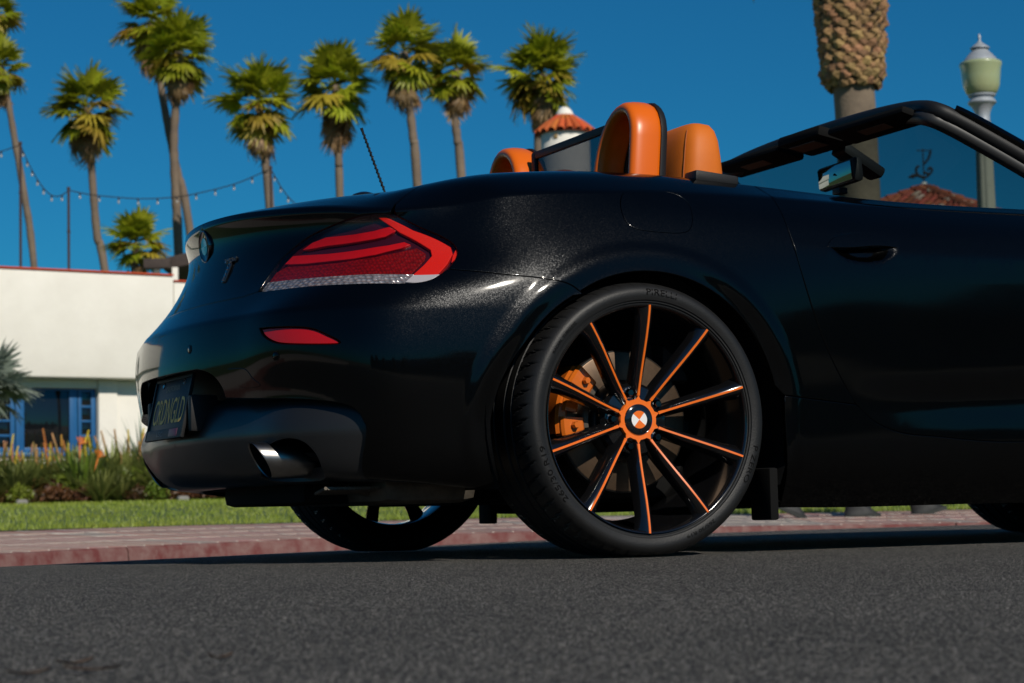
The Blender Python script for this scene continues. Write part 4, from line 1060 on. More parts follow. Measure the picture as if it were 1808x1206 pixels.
# lawn
FH = np.array([FW[0], FW[1], 0]); FH /= np.linalg.norm(FH)
LD = np.array([-.25, .968, 0])
def lawn_pt(s_, w_):
    p, t, n = kerb_at(s_); q = p+n*2.70+LD*w_; e = p+n*2.70; de = (e-CAM)@FW; dq = (q-CAM)@FW
    f = min(1, max(0, (dq-de)/max(33-de, 4))); z0 = p[2]+.092
    return np.array([q[0], q[1], z0+(.425-z0)*(f*f*(3-2*f)*.6+f*.4)])
GR = mat('lawn_soil', (.045, .085, .012), rough=.95, noise=(3, (.07, .105, .018), .25), bump=(40, .5))
mb = MB(); ws = [0, .3, .8, 1.5, 2.5, 4, 6, 8, 10, 12, 14, 16, 18, 20, 22, 26, 40, 80, 160]; ss = np.linspace(0, SEND, 70)
vs = [tuple(lawn_pt(a, b_)) for a in ss for b_ in ws]; m_ = len(ws)
mb.add(vs, [(i*m_+j, (i+1)*m_+j, (i+1)*m_+j+1, i*m_+j+1) for i in range(69) for j in range(m_-1)]); structure(mb.build('lawn', GR, angle=180))
BLADE = mat('grass_blade', (.140, .215, .013), rough=.55, noise=(.9, (.225, .25, .03), .22)); 
mb = MB(); V_ = []; F_ = []
for i in range(95000):
    w_ = 23*random.random()**1.35; s_ = S0-1.0+random.random()*26
    if i % 9 == 0: w_ = random.random()*.12-.02
    p = lawn_pt(s_, max(w_, 0)); q = project(p)
    if not (-60 < q[0] < 1870): continue
    h = random.uniform(.022, .05); a = random.random()*6.283; wd = .0035+.00045*w_; l = h*random.uniform(.1, .6); b_ = random.random()*6.283
    k_ = len(V_); c, d = math.cos(a)*wd, math.sin(a)*wd
    V_ += [(p[0]-c, p[1]-d, p[2]-.004), (p[0]+c, p[1]+d, p[2]-.004), (p[0]+math.cos(b_)*l, p[1]+math.sin(b_)*l, p[2]+h)]; F_.append((k_, k_+1, k_+2))
me = bpy.data.meshes.new('grass'); me.from_pydata(V_, [], F_); me.materials.append(BLADE); o = link('grass', me); o['kind'] = 'stuff'

# ================================================================== BUILDING
W0 = at(0, 473, 36.); W1 = at(310, 487, 37.8); EV = W1-W0; EV[2] = 0; EV /= np.linalg.norm(EV); NV = np.array([EV[1], -EV[0], 0])
if NV@(CAM-W0) < 0: NV = -NV
BROT = Matrix((Vector(EV), Vector(-NV), Vector((0, 0, 1)))).transposed()
def on_wall(px, py, n=0.):
    d = _ray(px, py); k_ = ((W0+NV*n-CAM)@NV)/(d@NV); p = CAM+d*k_; return float((p-W0)@EV), float(p[2])
def wb(mb, e0, e1, n0, n1, z0, z1, b=.02):
    c = W0+EV*(e0+e1)/2+NV*(n0+n1)/2; mb.bbox((c[0], c[1], (z0+z1)/2), (e1-e0, abs(n1-n0), z1-z0), b, BROT); return mb
STUC = mat('white_stucco', (.80, .765, .69), rough=.9, noise=(1.1, (.70, .665, .59), .22), bump=(22, .35))
BLUE = mat('blue_window_paint', (.010, .088, .235), rough=.4, coat=.2, noise=(8, (.014, .10, .26)))
TERR = vary(mat('terracotta', (.56, .105, .016), rough=.8, noise=(12, (.40, .065, .015), .25), bump=(60, .2)), .22, .015)
DGLASS = mat('dark_window_glass', (.006, .007, .009), rough=.04, spec=.7)
bl = thing('stucco_building', 'long white stucco building with blue framed windows beyond the lawn', 'building', tuple(W0*np.array([1, 1, 0])+np.array([0, 0, .4])))
bl_inv = Matrix.Translation(-Vector(bl.location))
def bpart(mb, name, m_, par=None, **k):
    if par is None or par is bl: mb.v = [tuple(bl_inv @ Vector(q)) for q in mb.v]; return mb.build(name, m_, bl, **k)
    mb.v = [tuple(bl_inv @ Vector(q)) for q in mb.v]; return mb.build(name, m_, par, **k)
zt = W0[2]; eR = on_wall(308, 600)[0]; zo = on_wall(150, 667)[1]
mb = MB(); wb(mb, -14, eR, 0, -7, zo, zt, .05); bpart(mb, 'upper_wall', STUC)
mb = MB(); wb(mb, eR+.012, eR+4.5, -.03, -7, zo, zt-.10, .04); bpart(mb, 'upper_wall', STUC)
mb = MB(); wb(mb, -14, eR-.01, .03, -.4, zt+.003, zt+.034, .01); bpart(mb, 'roof_coping', TERR)
mb = MB(); wb(mb, eR+.02, eR+4.5, .0, -.4, zt-.097, zt-.066, .01); bpart(mb, 'roof_coping', TERR)
NI = -.42
ew = lambda px: on_wall(px, 740, NI)[0]
zw = lambda py: on_wall(100, py, NI)[1]
mb = MB(); wb(mb, ew(173), ew(206), NI+.05, -3, .1, zo-.004, .02); bpart(mb, 'pilaster', STUC)
mb = MB(); wb(mb, ew(207), eR+4.4, NI, -3, .1, zo-.004, .02); bpart(mb, 'lower_wall', STUC)
mb = MB(); wb(mb, ew(-70), ew(172.5), NI, -.8, zw(685), zo-.004, .02); bpart(mb, 'window_lintel', STUC)
mb = MB(); wb(mb, ew(-70), ew(172.5), NI, -3, .1, zw(800), .02); bpart(mb, 'lower_wall', STUC)
mb = MB(); wb(mb, -13.8, ew(-71), NI, -3, .1, zo-.004, .02); bpart(mb, 'lower_wall', STUC)
mb = MB(); wb(mb, ew(30), ew(45), NI-.06, NI-.14, zw(799), zw(686), .012); wb(mb, ew(125), ew(139), NI-.06, NI-.14, zw(799), zw(686), .012); wb(mb, ew(45)+.002, ew(125)-.002, NI-.065, NI-.135, zw(689), zw(686), .008); wb(mb, ew(45)+.002, ew(125)-.002, NI-.065, NI-.135, zw(799), zw(790), .008)
wn = bpart(mb, 'window', BLUE)
mb = MB(); wb(mb, ew(44), ew(126), NI-.09, NI-.11, zw(795), zw(687), .002); bpart(mb, 'pane', DGLASS, wn)
for a, b_ in ((140, 171.5), (-38, 29)):
    mb = MB(); t_ = .055
    wb(mb, ew(a)+.004, ew(a)+.07, NI-.06, NI-.12, zw(799), zw(686), .012); wb(mb, ew(b_)-.09, ew(b_)-.004, NI-.06, NI-.12, zw(799), zw(686), .012)
    wb(mb, ew(a)+.072, ew(b_)-.092, NI-.062, NI-.118, zw(691), zw(686), .01); wb(mb, ew(a)+.072, ew(b_)-.092, NI-.062, NI-.118, zw(799), zw(790), .01)
    wn = bpart(mb, 'casement_window', BLUE)
    ys_ = [717, 743, 769, 793]
    for y0, y1 in zip([690]+ys_[:-1], ys_):
        mb = MB(); wb(mb, ew(a)+.05, ew(b_)-.07, NI-.09, NI-.11, zw(y1-1), zw(y0+1), .002); bpart(mb, 'pane', DGLASS, wn)
    for y in ys_[:-1]:
        mb = MB(); wb(mb, ew(a)+.072, ew(b_)-.092, NI-.07, NI-.115, zw(y+2), zw(y-2), .006); bpart(mb, 'glazing_bar', BLUE, wn)
mb = MB(); wb(mb, ew(-70), ew(172.4), NI+.06, NI-.2, zw(806), zw(800.5), .01); bpart(mb, 'window_sill', BLUE)

# pergola behind the wall
def cam_box(mb, x0, x1, y0, y1, D, depth, b=.02, rot=0.):
    a = at(x0, y1, D); c = at(x1, y0, D); q = (a+c)/2; rm = Matrix.Rotation(-YAW, 3, 'Z') @ Matrix.Rotation(rot, 3, 'Y')
    mb.bbox(tuple(q+FH*depth/2), (abs(x1-x0)*D/FPX, depth, abs(y1-y0)*D/FPX), b, rm); return mb
BRN = mat('dark_brown_timber', (.055, .038, .030), rough=.8, noise=(14, (.035, .024, .02)))
pg = thing('pergola', 'dark brown flat roof on white posts peeping over the stucco wall', 'pergola', tuple(at_z(300, 480, 47, .4)))
pi_ = Matrix.Translation(-Vector(pg.location))
def tpart(root, mb, name, m_, **k):
    iv = Matrix.Translation(-Vector(root.location)); mb.v = [tuple(iv @ Vector(q)) for q in mb.v]; return mb.build(name, m_, root, **k)
mb = MB(); cam_box(mb, 253, 300, 456, 473, 46, .3); tpart(pg, mb, 'beam', BRN)
mb = MB(); cam_box(mb, 285, 420, 440, 462, 46.5, 3, .03, R_(-13)); tpart(pg, mb, 'roof_slab', BRN)
for px in (277, 309, 395): mb = MB(); cam_box(mb, px-5, px+5, 471, 640, 46.2, .15); tpart(pg, mb, 'post', STUC)

# ================================================================== PLANTS
def leaf_mat(name, c1, c2, scale=2., var=.25, hue=.012):
    mt = mat(name, c1, rough=.5, noise=(scale, c2, .3)); t = mt.node_tree; b = t.nodes['Principled BSDF']
    vary(mt, var, hue)
    src = b.inputs['Base Color'].links[0].from_socket
    tr = t.nodes.new('ShaderNodeBsdfTranslucent'); t.links.new(src, tr.inputs[0]); mx = t.nodes.new('ShaderNodeMixShader'); mx.inputs[0].default_value = .36
    t.links.new(b.outputs[0], mx.inputs[1]); t.links.new(tr.outputs[0], mx.inputs[2]); t.links.new(mx.outputs[0], t.nodes['Material Output'].inputs[0])
    return mt
FG = leaf_mat('palm_frond_green', (.20, .26, .010), (.42, .42, .02), 3)
FY = leaf_mat('palm_frond_yellow', (.36, .31, .02), (.46, .30, .05), 3)
FD = leaf_mat('palm_frond_dead', (.50, .33, .16), (.30, .18, .08), 3)
TRK = mat('palm_trunk_bark', (.20, .15, .105), rough=.9, noise=(1.4, (.13, .095, .07), .2), bump=(9, .6))
_f = {}
def fan_mesh(kind, v):
    key = ('fan', kind, v)
    if key in _f: return _f[key]
    rs = random.Random(v*17+{'g': 0, 'y': 100, 'd': 200}[kind]); mb = MB()
    p = .48; mb.tube([(0, 0, 0), (p*.5, 0, .02), (p, 0, 0)], [.014, .011, .009], 5)
    n = 13; droop = {'g': .17, 'y': .24, 'd': .34}[kind]; span = {'g': 105, 'y': 95, 'd': 50}[kind]
    for i in range(-n, n+1):
        f = R_(span*i/n+rs.uniform(-3, 3)); L_ = .60*(1-.22*(i/n)**2)*rs.uniform(.85, 1.08)
        c, s_ = math.cos(f), math.sin(f); up_ = .022*(1 if i % 2 else -1); wd = .058 if kind != 'd' else .034
        dr = droop*rs.uniform(.5, 1.5)
        P = [Vector((p+c*r*L_, s_*r*L_, up_*(1-r)*min(1, r*3)+.10*r-dr*r*r-.05*abs(i/n))) for r in (.02, .42, .70, 1)]
        sd = Vector((-s_, c, 0)); W_ = [.006, wd, wd*.50, .002]
        vs = []
        for q, ww in zip(P, W_): vs += [q-sd*ww, q+sd*ww+Vector((0, 0, up_*.6))]
        mb.add(vs, [(0, 2, 3, 1), (2, 4, 5, 3), (4, 6, 7, 5)])
    o = mb.build('frond_source', {'g': FG, 'y': FY, 'd': FD}[kind], angle=180); me = o.data; bpy.data.objects.remove(o); _f[key] = me
    return me
def put(me, name, parent, loc, rot, scale):
    o = bpy.data.objects.new(name, me); col.objects.link(o); o.parent = parent; o.location = loc; o.rotation_euler = rot; o.scale = (scale,)*3; return o
def frond_rot(az, el, roll=0.):
    return (Matrix.Rotation(az, 3, 'Z') @ Matrix.Rotation(-el, 3, 'Y') @ Matrix.Rotation(roll, 3, 'X')).to_euler()
def fan_palm(label, crown, R, trunk, rpx, D, seed, group=None, dead=20, n=30, low=-58, cat='palm tree'):
    """crown: photo position of its middle; trunk: photo positions from below the crown down to the wall"""
    rs = random.Random(seed)
    pts = [np.array(at(*q, D)) for q in [crown]+trunk]; d = pts[-1]-pts[-2]; d /= max(abs(d[2]), .2)
    k_ = pts[-1][2]-.3; pts.append(pts[-1]+np.array([d[0]*.6, d[1]*.6, -1])*k_)
    base = pts[-1]; root = thing('fan_palm', label, cat, tuple(base), group)
    cc = pts[0]; R *= D/FPX; rt = rpx*.86*D/FPX
    path = smooth_line([tuple(q-base) for q in pts[::-1]], 8); mb = MB()
    mb.tube(path, [rt*(1.12-.25*i/len(path))*(1+.05*math.sin(i*2.1)+rs.uniform(-.04, .04)) for i in range(len(path))], 10, flat=1.0); mb.build('trunk', TRK, root, angle=180)
    c = Vector(cc-base)
    for i in range(n):
        f = i/(n-1); el = R_(82-(82-low)*f**.85+rs.uniform(-16, 16)); az = i*2.39996+rs.uniform(-.5, .5)
        kd = 'y' if (f > .55 and rs.random() < .45) else 'g'
        sc_ = R*rs.uniform(.78, 1.16)*(.95 if f < .2 else 1.)
        put(fan_mesh(kd, rs.randrange(5)), 'frond', root, c+Vector((0, 0, R*.18*(.5-f))), frond_rot(az, el, rs.uniform(-.5, .5)), sc_)
    for i in range(dead):
        az = rs.random()*6.283; el = R_(rs.uniform(-88, -58))
        put(fan_mesh('d', rs.randrange(4)), 'dead_frond', root, c+Vector((math.cos(az)*rt*.8, math.sin(az)*rt*.8, -R*rs.uniform(.05, .62))), frond_rot(az, el, rs.uniform(-.6, .6)), R*rs.uniform(.45, .95))
    return root
GP = 'tall fan palms behind the white wall'
fan_palm('fan palm cut by the left edge, trunk leaning past a light pole', (2, 118), 50, [(8, 145), (24, 235), (42, 340), (60, 470)], 7, 88, 1, GP)
fan_palm('topmost fan palm crown in the upper left corner of the view', (-14, 22), 52, [(-22, 90), (-45, 250), (-62, 480)], 7, 96, 2, GP)
fan_palm('separate fan palm with slim bent trunk, between the light poles and the paired palms', (153, 190), 74, [(158, 240), (164, 330), (172, 420), (185, 478)], 8, 90, 3, GP)
fan_palm('taller left palm of the overlapping pair, its trunk crossing behind the other', (268, 38), 70, [(279, 120), (294, 210), (312, 300), (334, 400)], 8, 96, 4, GP)
fan_palm('straight trunked right palm of the overlapping pair above the boot', (316, 92), 70, [(312, 160), (307, 250), (310, 340), (315, 440)], 9, 92, 5, GP, dead=24)
fan_palm('fan palm standing beside the pole with string lights, left of the whip aerial', (455, 178), 78, [(463, 230), (470, 300), (476, 362)], 9, 86, 6, GP, dead=24, low=-66)
fan_palm('fan palm directly above the aerial, with a ragged yellowing skirt', (592, 150), 80, [(597, 235), (598, 290), (600, 350)], 8, 92, 7, GP, dead=26, low=-50)
fan_palm('tallest middle fan palm, its crown overlapping the one on its right', (714, 92), 72, [(721, 170), (729, 240), (737, 328)], 9, 90, 8, GP, dead=22)
fan_palm('fan palm with crown tucked behind the right side of the tallest one', (806, 122), 64, [(803, 200), (808, 250), (815, 320)], 9, 97, 9, GP, dead=26)
fan_palm('dense fan palm behind the tiled turret', (956, 130), 78, [(952, 210), (950, 300), (950, 340)], 10, 80, 10, GP, n=44, dead=22, low=-65)
fan_palm('short fan palm just over the wall beside the dark pergola roof', (240, 428), 58, [(238, 470), (238, 540)], 8, 52, 12, None, n=30, dead=5, low=-45)
# palms beyond the left edge, seen in the bodywork
for i, (px, py, D) in enumerate(((-420, 60, 80), (-760, 120, 75), (-1150, 40, 70), (-1700, 90, 60))):
    fan_palm('tall fan palm further along the street, mirrored in the black bodywork', (px, py), 75*85/D, [(px+5, py+80), (px+15, 480)], 9*85/D, D, 30+i, 'fan palms outside the left edge', n=26, dead=8)

# silvery fan palm shrub at the left edge
SG = leaf_mat('silver_palm_leaf', (.20, .25, .20), (.30, .34, .27), 3)
def shrub_palm(label, px, py, R, D, seed, n):
    rs = random.Random(seed); c = at(px, py, D); root = thing('silver_fan_palm', label, 'palm shrub', (c[0], c[1], .42)); R *= D/FPX
    mb = MB(); mb.tube([(0, 0, -.1), (0, 0, c[2]-.42)], [.12, .09], 10); mb.build('trunk', TRK, root)
    for i in range(n):
        o = put(fan_mesh('g', rs.randrange(5)), 'frond', root, (0, 0, c[2]-.42), frond_rot(i*2.4+rs.random()*.4, R_(rs.uniform(-35, 70)), rs.uniform(-.6, .6)), R*rs.uniform(.8, 1.05))
        o.material_slots[0].link = 'OBJECT'; o.material_slots[0].material = SG
shrub_palm('silvery green fan palm shrub at the left edge in front of a blue window', -22, 690, 92, 31.5, 5, 26)

def blade_clump(mb, n, h, spread, wd, rs, curl=.5):
    for i in range(n):
        a = rs.random()*6.283; l = h*rs.uniform(.6, 1.1); t0 = rs.uniform(.05, spread); b_ = Vector((math.cos(a), math.sin(a), 0)); sd = Vector((-b_.y, b_.x, 0))
        o = b_*rs.uniform(0, .08); P = []
        for r in (0, .35, .7, 1): P.append(o+b_*(l*r*math.sin(t0)*(1+curl*r))+Vector((0, 0, l*r*math.cos(t0)*(1-.28*curl*r*r*spread))))
        vs = []
        for q, ww in zip(P, (wd*.8, wd, wd*.65, wd*.05)): vs += [q-sd*ww, q+sd*ww]
        mb.add(vs, [(0, 1, 3, 2), (2, 3, 5, 4), (4, 5, 7, 6)])
ALO = leaf_mat('aloe_leaf', (.150, .185, .045), (.25, .27, .070), 5, .3, .015)
GRN = leaf_mat('bright_leaf', (.075, .14, .014), (.19, .23, .022), 6, .3, .02)
RDL = leaf_mat('dark_red_leaf', (.080, .030, .012), (.13, .075, .018), 8, .4, .03)
FLO = vary(mat('flower_orange', (.50, .17, .03), rough=.6, noise=(20, (.58, .32, .05))), .2, .02)
FLS = vary(mat('flower_salmon', (.52, .22, .12), rough=.6, noise=(20, (.55, .34, .12))), .2, .02)
FLT = vary(mat('flower_faded', (.34, .24, .09), rough=.7, noise=(20, (.42, .22, .06))), .25, .02)
FLY = mat('flower_yellow', (.62, .47, .03), rough=.6)
def leafball(mb, n, rx, rz, ls, rs):
    for i in range(n):
        a = rs.random()*6.283; u_ = rs.uniform(-.3, 1); r = math.sqrt(max(0, 1-u_*u_))*rs.uniform(.5, 1)
        p = Vector((math.cos(a)*r*rx, math.sin(a)*r*rx, rz*(.35+.6*u_*rs.uniform(.6, 1)))); q = Quaternion((rs.uniform(-1, 1), rs.uniform(-1, 1), rs.uniform(-1, 1), rs.uniform(-1, 1))).normalized()
        l = ls*rs.uniform(.6, 1.3)
        mb.add([p+q @ Vector(t) for t in ((-l, 0, 0), (0, -l*.45, .1*l), (l, 0, 0), (0, l*.45, .1*l))], [(0, 1, 2, 3)])
_pm = {}
def plant_mesh(kind, v):
    if (kind, v) in _pm: return _pm[kind, v]
    rs = random.Random(v*31+len(kind)*7); mb = MB()
    if kind == 'aloe': blade_clump(mb, 150, .76, .95, .026, rs)
    elif kind == 'shrub': leafball(mb, 260, .34, .55, .055, rs); mb.tube([(0, 0, -.1), (0, 0, .3)], .02, 5)
    elif kind == 'strel': blade_clump(mb, 34, 1.0, .45, .045, rs, .25)
    elif kind == 'low': leafball(mb, 300, .30, .36, .05, rs)
    o = mb.build('plant_source', {'aloe': ALO, 'shrub': GRN, 'strel': GRN, 'low': RDL}[kind], angle=180); me = o.data; bpy.data.objects.remove(o); _pm[kind, v] = me; return me
def spike_mesh(v, m_):
    if ('sp', v, m_.name) in _pm: return _pm['sp', v, m_.name]
    rs = random.Random(v); mb = MB(); mb.tube([(0, 0, 0), (.01, 0, .45), (.02, .01, .72)], .006, 5)
    for i in range(40):
        f = i/40; z = .62+.26*f; r = .021*(1-f*.75); a = i*2.4; mb.tube([(0.018+math.cos(a)*.004, math.sin(a)*.004, z), (.018+math.cos(a)*r, math.sin(a)*r, z-.02)], [.007, .004], 4)
    o = mb.build('flower_source', m_, angle=180); me = o.data; bpy.data.objects.remove(o); _pm['sp', v, m_.name] = me; return me
def ground_at(px, D):
    p = at(px, 800, D); return Vector((p[0], p[1], .412))
LB = {'aloe': ('green lance leaved clump', 'aloe clumps in the flower bed', 'aloe_plant', 'plant'),
      'aloef': ('flowering lance leaved clump', 'flowering aloes in the flower bed', 'flowering_aloe', 'plant'),
      'shrub': ('small bright green shrub', 'green shrubs in the flower bed', 'green_shrub', 'shrub'),
      'low': ('low dark red leaved bush', 'dark red bushes in the flower bed', 'red_leaved_bush', 'bush')}
ZONE = ((15, 'at the left edge of the view'), (50, 'below the blue window post'), (118, 'below the dark window pane'), (175, 'below the narrow casement'), (216, 'before the white pilaster'), (256, 'just left of the car bumper'), (999, 'under the rear bumper'))
def bed_plant(kind, px, D, sc_, flowers, seed, row):
    rs = random.Random(seed); lb = LB['aloef' if flowers else kind]; zn = [q for lim, q in ZONE if px < lim][0]
    root = thing(lb[2], lb[0]+' in the '+('back', 'middle', 'front')[row]+' row '+zn, lb[3], ground_at(px, D), lb[1]+' '+zn)
    put(plant_mesh(kind, rs.randrange(3)), 'leaves', root, (0, 0, 0), (0, 0, rs.random()*6.28), sc_)
    for i in range(flowers):
        a = rs.random()*6.283; r = rs.uniform(.02, .26)
        put(spike_mesh(rs.randrange(3), rs.choice((FLO, FLS, FLT, FLY, FLY))), 'flower_spike', root, (math.cos(a)*r, math.sin(a)*r, 0), (rs.uniform(-.3, .3), rs.uniform(-.3, .3), 0), sc_*rs.uniform(.72, .98))
rs = random.Random(77); sd = 0; px = -70
while px < 430:
    sd += 1; bed_plant('aloe', px+rs.uniform(-8, 8), 34.6+rs.uniform(-.3, .4), rs.uniform(1.25, 1.6), (rs.choice((4, 6, 8)) if px < 140 or 215 < px < 330 else 2), sd, 0); px += rs.uniform(18, 26)
px = -60
while px < 430:
    sd += 1; kind = rs.choice(('aloe', 'aloe', 'shrub', 'low', 'aloe')); bed_plant(kind, px, 33.7+rs.uniform(-.2, .3), rs.uniform(.95, 1.3), 0, sd, 1); px += rs.uniform(22, 34)
px = -66
while px < 430:
    sd += 1; kind = 'low' if 60 < px < 130 or 320 < px < 420 else rs.choice(('shrub', 'aloe', 'low')); bed_plant(kind, px, 32.9+rs.uniform(-.2, .2), rs.uniform(.65, .95), 0, sd, 2); px += rs.uniform(24, 36)
root = thing('bird_of_paradise', 'tall plant with vivid orange crane shaped flowers before the blue window', 'plant', ground_at(143, 33.4))
put(plant_mesh('strel', 1), 'leaves', root, (0, 0, 0), (0, 0, 1), 1.1)
for x, h in ((-.02, .98), (.28, .76)):
    mb = MB(); mb.tube([(x*.4, 0, 0), (x*.8, 0, h*.7), (x, 0, h)], .012, 6); mb.tube([(x-.02, 0, h), (x+.16, 0, h+.03)], [.02, .004], 5)
    for a in (35, 60, 85, 112): mb.add([(x, 0, h), (x+.10*math.cos(R_(a))-.015, .01, h+.11*math.sin(R_(a))), (x+.12*math.cos(R_(a)), 0, h+.14*math.sin(R_(a))), (x+.10*math.cos(R_(a))+.015, -.01, h+.10*math.sin(R_(a)))], [(0, 1, 2, 3)])
    mb.build('flower', mat('crane_flower_orange', (.60, .15, .015), rough=.5), root, angle=180)
mb = MB(); blade_clump(mb, 60, 1.0, 1.0, .02, random.Random(4), .1)
gp = ground_at(252, 35.2); o = mb.build('agave_plant', SG, angle=180); o.location = (gp.x, gp.y, gp.z+.55); tag(o, 'pale spiky agave in front of the wall, beside the car bumper', 'agave')
for i, (px, D) in enumerate(((38, 32.6), (322, 32.6))):
    mb = MB(); mb.bbox((0, 0, .03), (.19, .16, .12), .045); o = mb.build('pale_stone', mat('pale_rock', (.25, .24, .22), rough=.9, noise=(6, (.17, .165, .15)), bump=(20, .5))); o.location = ground_at(px, D)
    tag(o, ('rounded pale rock at the left end of the bed edge', 'rounded pale rock at the bed edge under the rear bumper')[i], 'rock')

# ================================================================== DATE PALM
DP = 30.; p0 = at(1521, 360, DP); base = np.array([p0[0], p0[1], .42])
dp = thing('date_palm', 'thick trunked date palm with a swollen collar of cut leaf bases, above the windscreen', 'palm tree', tuple(base))
up_ = lambda py: at(1515, py, DP)[2]-base[2]; u1 = DP/FPX
xo = lambda py: (at(1515-(py-150)*(-.022), py, DP)-base)[:2]
mb = MB(); path = [(0, 0, -.3), (0, 0, 2), (-.03, .01, up_(250)), (-.05, .02, up_(150)), (-.06, .02, up_(120))]
mb.tube(smooth_line(path, 8), [.30-.0*i for i in range(33)], 20); mb.build('trunk', mat('date_palm_bark', (.21, .16, .11), rough=.95, noise=(5, (.12, .09, .065), .25), bump=(26, .8)), dp, angle=180)
SKI = mat('leaf_base_dark_fibre', (.05, .03, .016), rough=.95, noise=(9, (.025, .015, .009)), bump=(30, .7))  # dark brown fibre of the collar, showing between the leaf base stubs
LBM = vary(mat('leaf_base_stub', (.34, .205, .090), rough=.9, noise=(14, (.17, .090, .036), .25), bump=(50, .3)), .35, .02)
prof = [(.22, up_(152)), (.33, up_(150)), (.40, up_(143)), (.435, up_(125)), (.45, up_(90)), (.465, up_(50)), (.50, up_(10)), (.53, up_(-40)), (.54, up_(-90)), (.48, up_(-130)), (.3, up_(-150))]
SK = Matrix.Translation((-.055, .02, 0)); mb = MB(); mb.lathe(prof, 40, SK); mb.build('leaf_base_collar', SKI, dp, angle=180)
mb = MB(); mb.add([(-.5, 0, 0), (-.42, .22, .42), (0, .30, .55), (.42, .22, .42), (.5, 0, 0), (.35, .16, -.34), (0, .2, -.5), (-.35, .16, -.34), (0, .55, .02), (0, -.1, 0)],
   [(0, 1, 8), (1, 2, 8), (2, 3, 8), (3, 4, 8), (4, 5, 8), (5, 6, 8), (6, 7, 8), (7, 0, 8), (1, 0, 9), (2, 1, 9), (3, 2, 9), (4, 3, 9), (5, 4, 9), (6, 5, 9), (7, 6, 9), (0, 7, 9)])
o = mb.build('stub_source', LBM, smooth=False); SM = o.data; bpy.data.objects.remove(o)
rz = sorted(prof, key=lambda q: q[1]); rs = random.Random(5); k_ = 0
zb = up_(149)+.02
for j in range(17):
    z = zb+j*.088; r = float(np.interp(z, [q[1] for q in rz], [q[0] for q in rz]))
    for i in range(17):
        a = 2*math.pi*(i+.5*(j % 2))/17+rs.uniform(-.06, .06); s_ = .185*rs.uniform(.75, 1.15)
        o = put(SM, 'leaf_base', dp, (-.055+r*math.cos(a)*.99, .02+r*math.sin(a)*.99, z+rs.uniform(-.02, .02)), (rs.uniform(-.35, .1), rs.uniform(-.3, .3), a-math.pi/2), 1); o.scale = (s_, s_*.8*rs.uniform(.6, 1.2), s_*.72)
_f2 = []
for v in range(3):
    rs = random.Random(v); mb = MB(); P = [Vector((t*2.7, 0, .55*math.sin(t*1.9)-.9*t*t)) for t in np.linspace(0, 1, 12)]; mb.tube(P, [.035-.028*i/11 for i in range(12)], 5)
    for i in range(70):
        t = .12+.88*i/70; x = t*2.7; z = .55*math.sin(t*1.9)-.9*t*t; l = .42*(1-.6*abs(t-.45))*rs.uniform(.85, 1.1)
        for s_ in (-1, 1):
            d = Vector((.55, s_*.8, rs.uniform(-.5, .1))).normalized(); b_ = Vector((x, 0, z)); sd = d.cross(Vector((0, 0, 1))).normalized()*.014
            mb.add([b_-sd, b_+d*l*.5-sd*1.2, b_+d*l+Vector((0, 0, -.06)), b_+d*l*.5+sd*1.2, b_+sd], [(0, 1, 3, 4), (1, 2, 3)])
    o = mb.build('date_frond_source', FG, angle=180); _f2.append(o.data); bpy.data.objects.remove(o)
rs = random.Random(9); zc_ = up_(-135)
for i in range(44):
    el = R_(80-88*(i/43)+rs.uniform(-6, 6)); put(_f2[i % 3], 'frond', dp, (-.05, .02, zc_), frond_rot(i*2.39996, el, rs.uniform(-.3, .3)), rs.uniform(.62, .78))

# ================================================================== LAMP, TURRET, PAVILION, LIGHTS
DL = 20.; lp = at(1739, 300, DL); LZ = lambda py: float(at(1740, py, DL)[2]); lr = DL/FPX
lamp = thing('street_lamp', 'silver capped lamp post with a pale green acorn globe, right of the date palm', 'street lamp', (lp[0], lp[1], .12))
LM = Matrix.Translation((0, 0, -.12)); P_ = lambda q: [(r*lr, LZ(y)) for y, r in q]
SILVER = mat('silver_lamp_paint', (.42, .45, .48), rough=.45, metal=.3, noise=(30, (.30, .33, .36), .3), bump=(80, .2))
mb = MB(); mb.lathe(P_([(54, .2), (57, 2), (61, 3), (65, 2), (68, 2.5), (72, 6), (77, 13), (80, 17), (82, 17), (82.5, 11), (86, 15), (92, 20), (93, 21.5), (98, 25), (99, 26.5), (105, 30), (107, 30), (107, 5)]), 36, LM); mb.build('lamp_cap', SILVER, lamp, angle=30)
gl = mat('pale_green_lamp_globe', (.30, .37, .215), rough=.30, coat=.6, noise=(4, (.36, .38, .19), .35)); 
gl.node_tree.nodes['Principled BSDF'].inputs['Subsurface Weight'].default_value = .35; gl.node_tree.nodes['Principled BSDF'].inputs['Subsurface Radius'].default_value = (.1, .1, .06)
mb = MB(); mb.lathe(P_([(107.5, 20), (106.5, 33), (107, 36), (110, 37.5), (113, 37), (120, 35), (135, 33.5), (150, 32), (160, 28), (166, 23), (168, 18)]), 40, LM); mb.build('globe', gl, lamp, angle=180)
mb = MB(); mb.lathe(P_([(165, 24.5), (168, 24), (170, 19), (171, 19), (174, 22), (179, 25), (181, 24.5), (183, 22), (187, 18), (196, 14), (205, 12.5), (213, 13), (214, 15), (214, 2)]), 32, LM); mb.build('collar', SILVER, lamp, angle=30)
POST = mat('lamp_post_concrete', (.46, .42, .34), rough=.85, noise=(8, (.36, .34, .27), .3), bump=(60, .3))
mb = MB(); nn = 32; vs = []
for z, r in ((.0, 30), (.3, 29), (.5, 24), (.9, 20), (LZ(380), 16.3), (LZ(214.5), 14)):
    for k_ in range(nn):
        a = 2*math.pi*k_/nn; rr = r*lr*(1 if k_ % 4 else .90)*(1 if z > .6 else 1.02); vs.append((rr*math.cos(a), rr*math.sin(a), z-.12 if z else -.12))
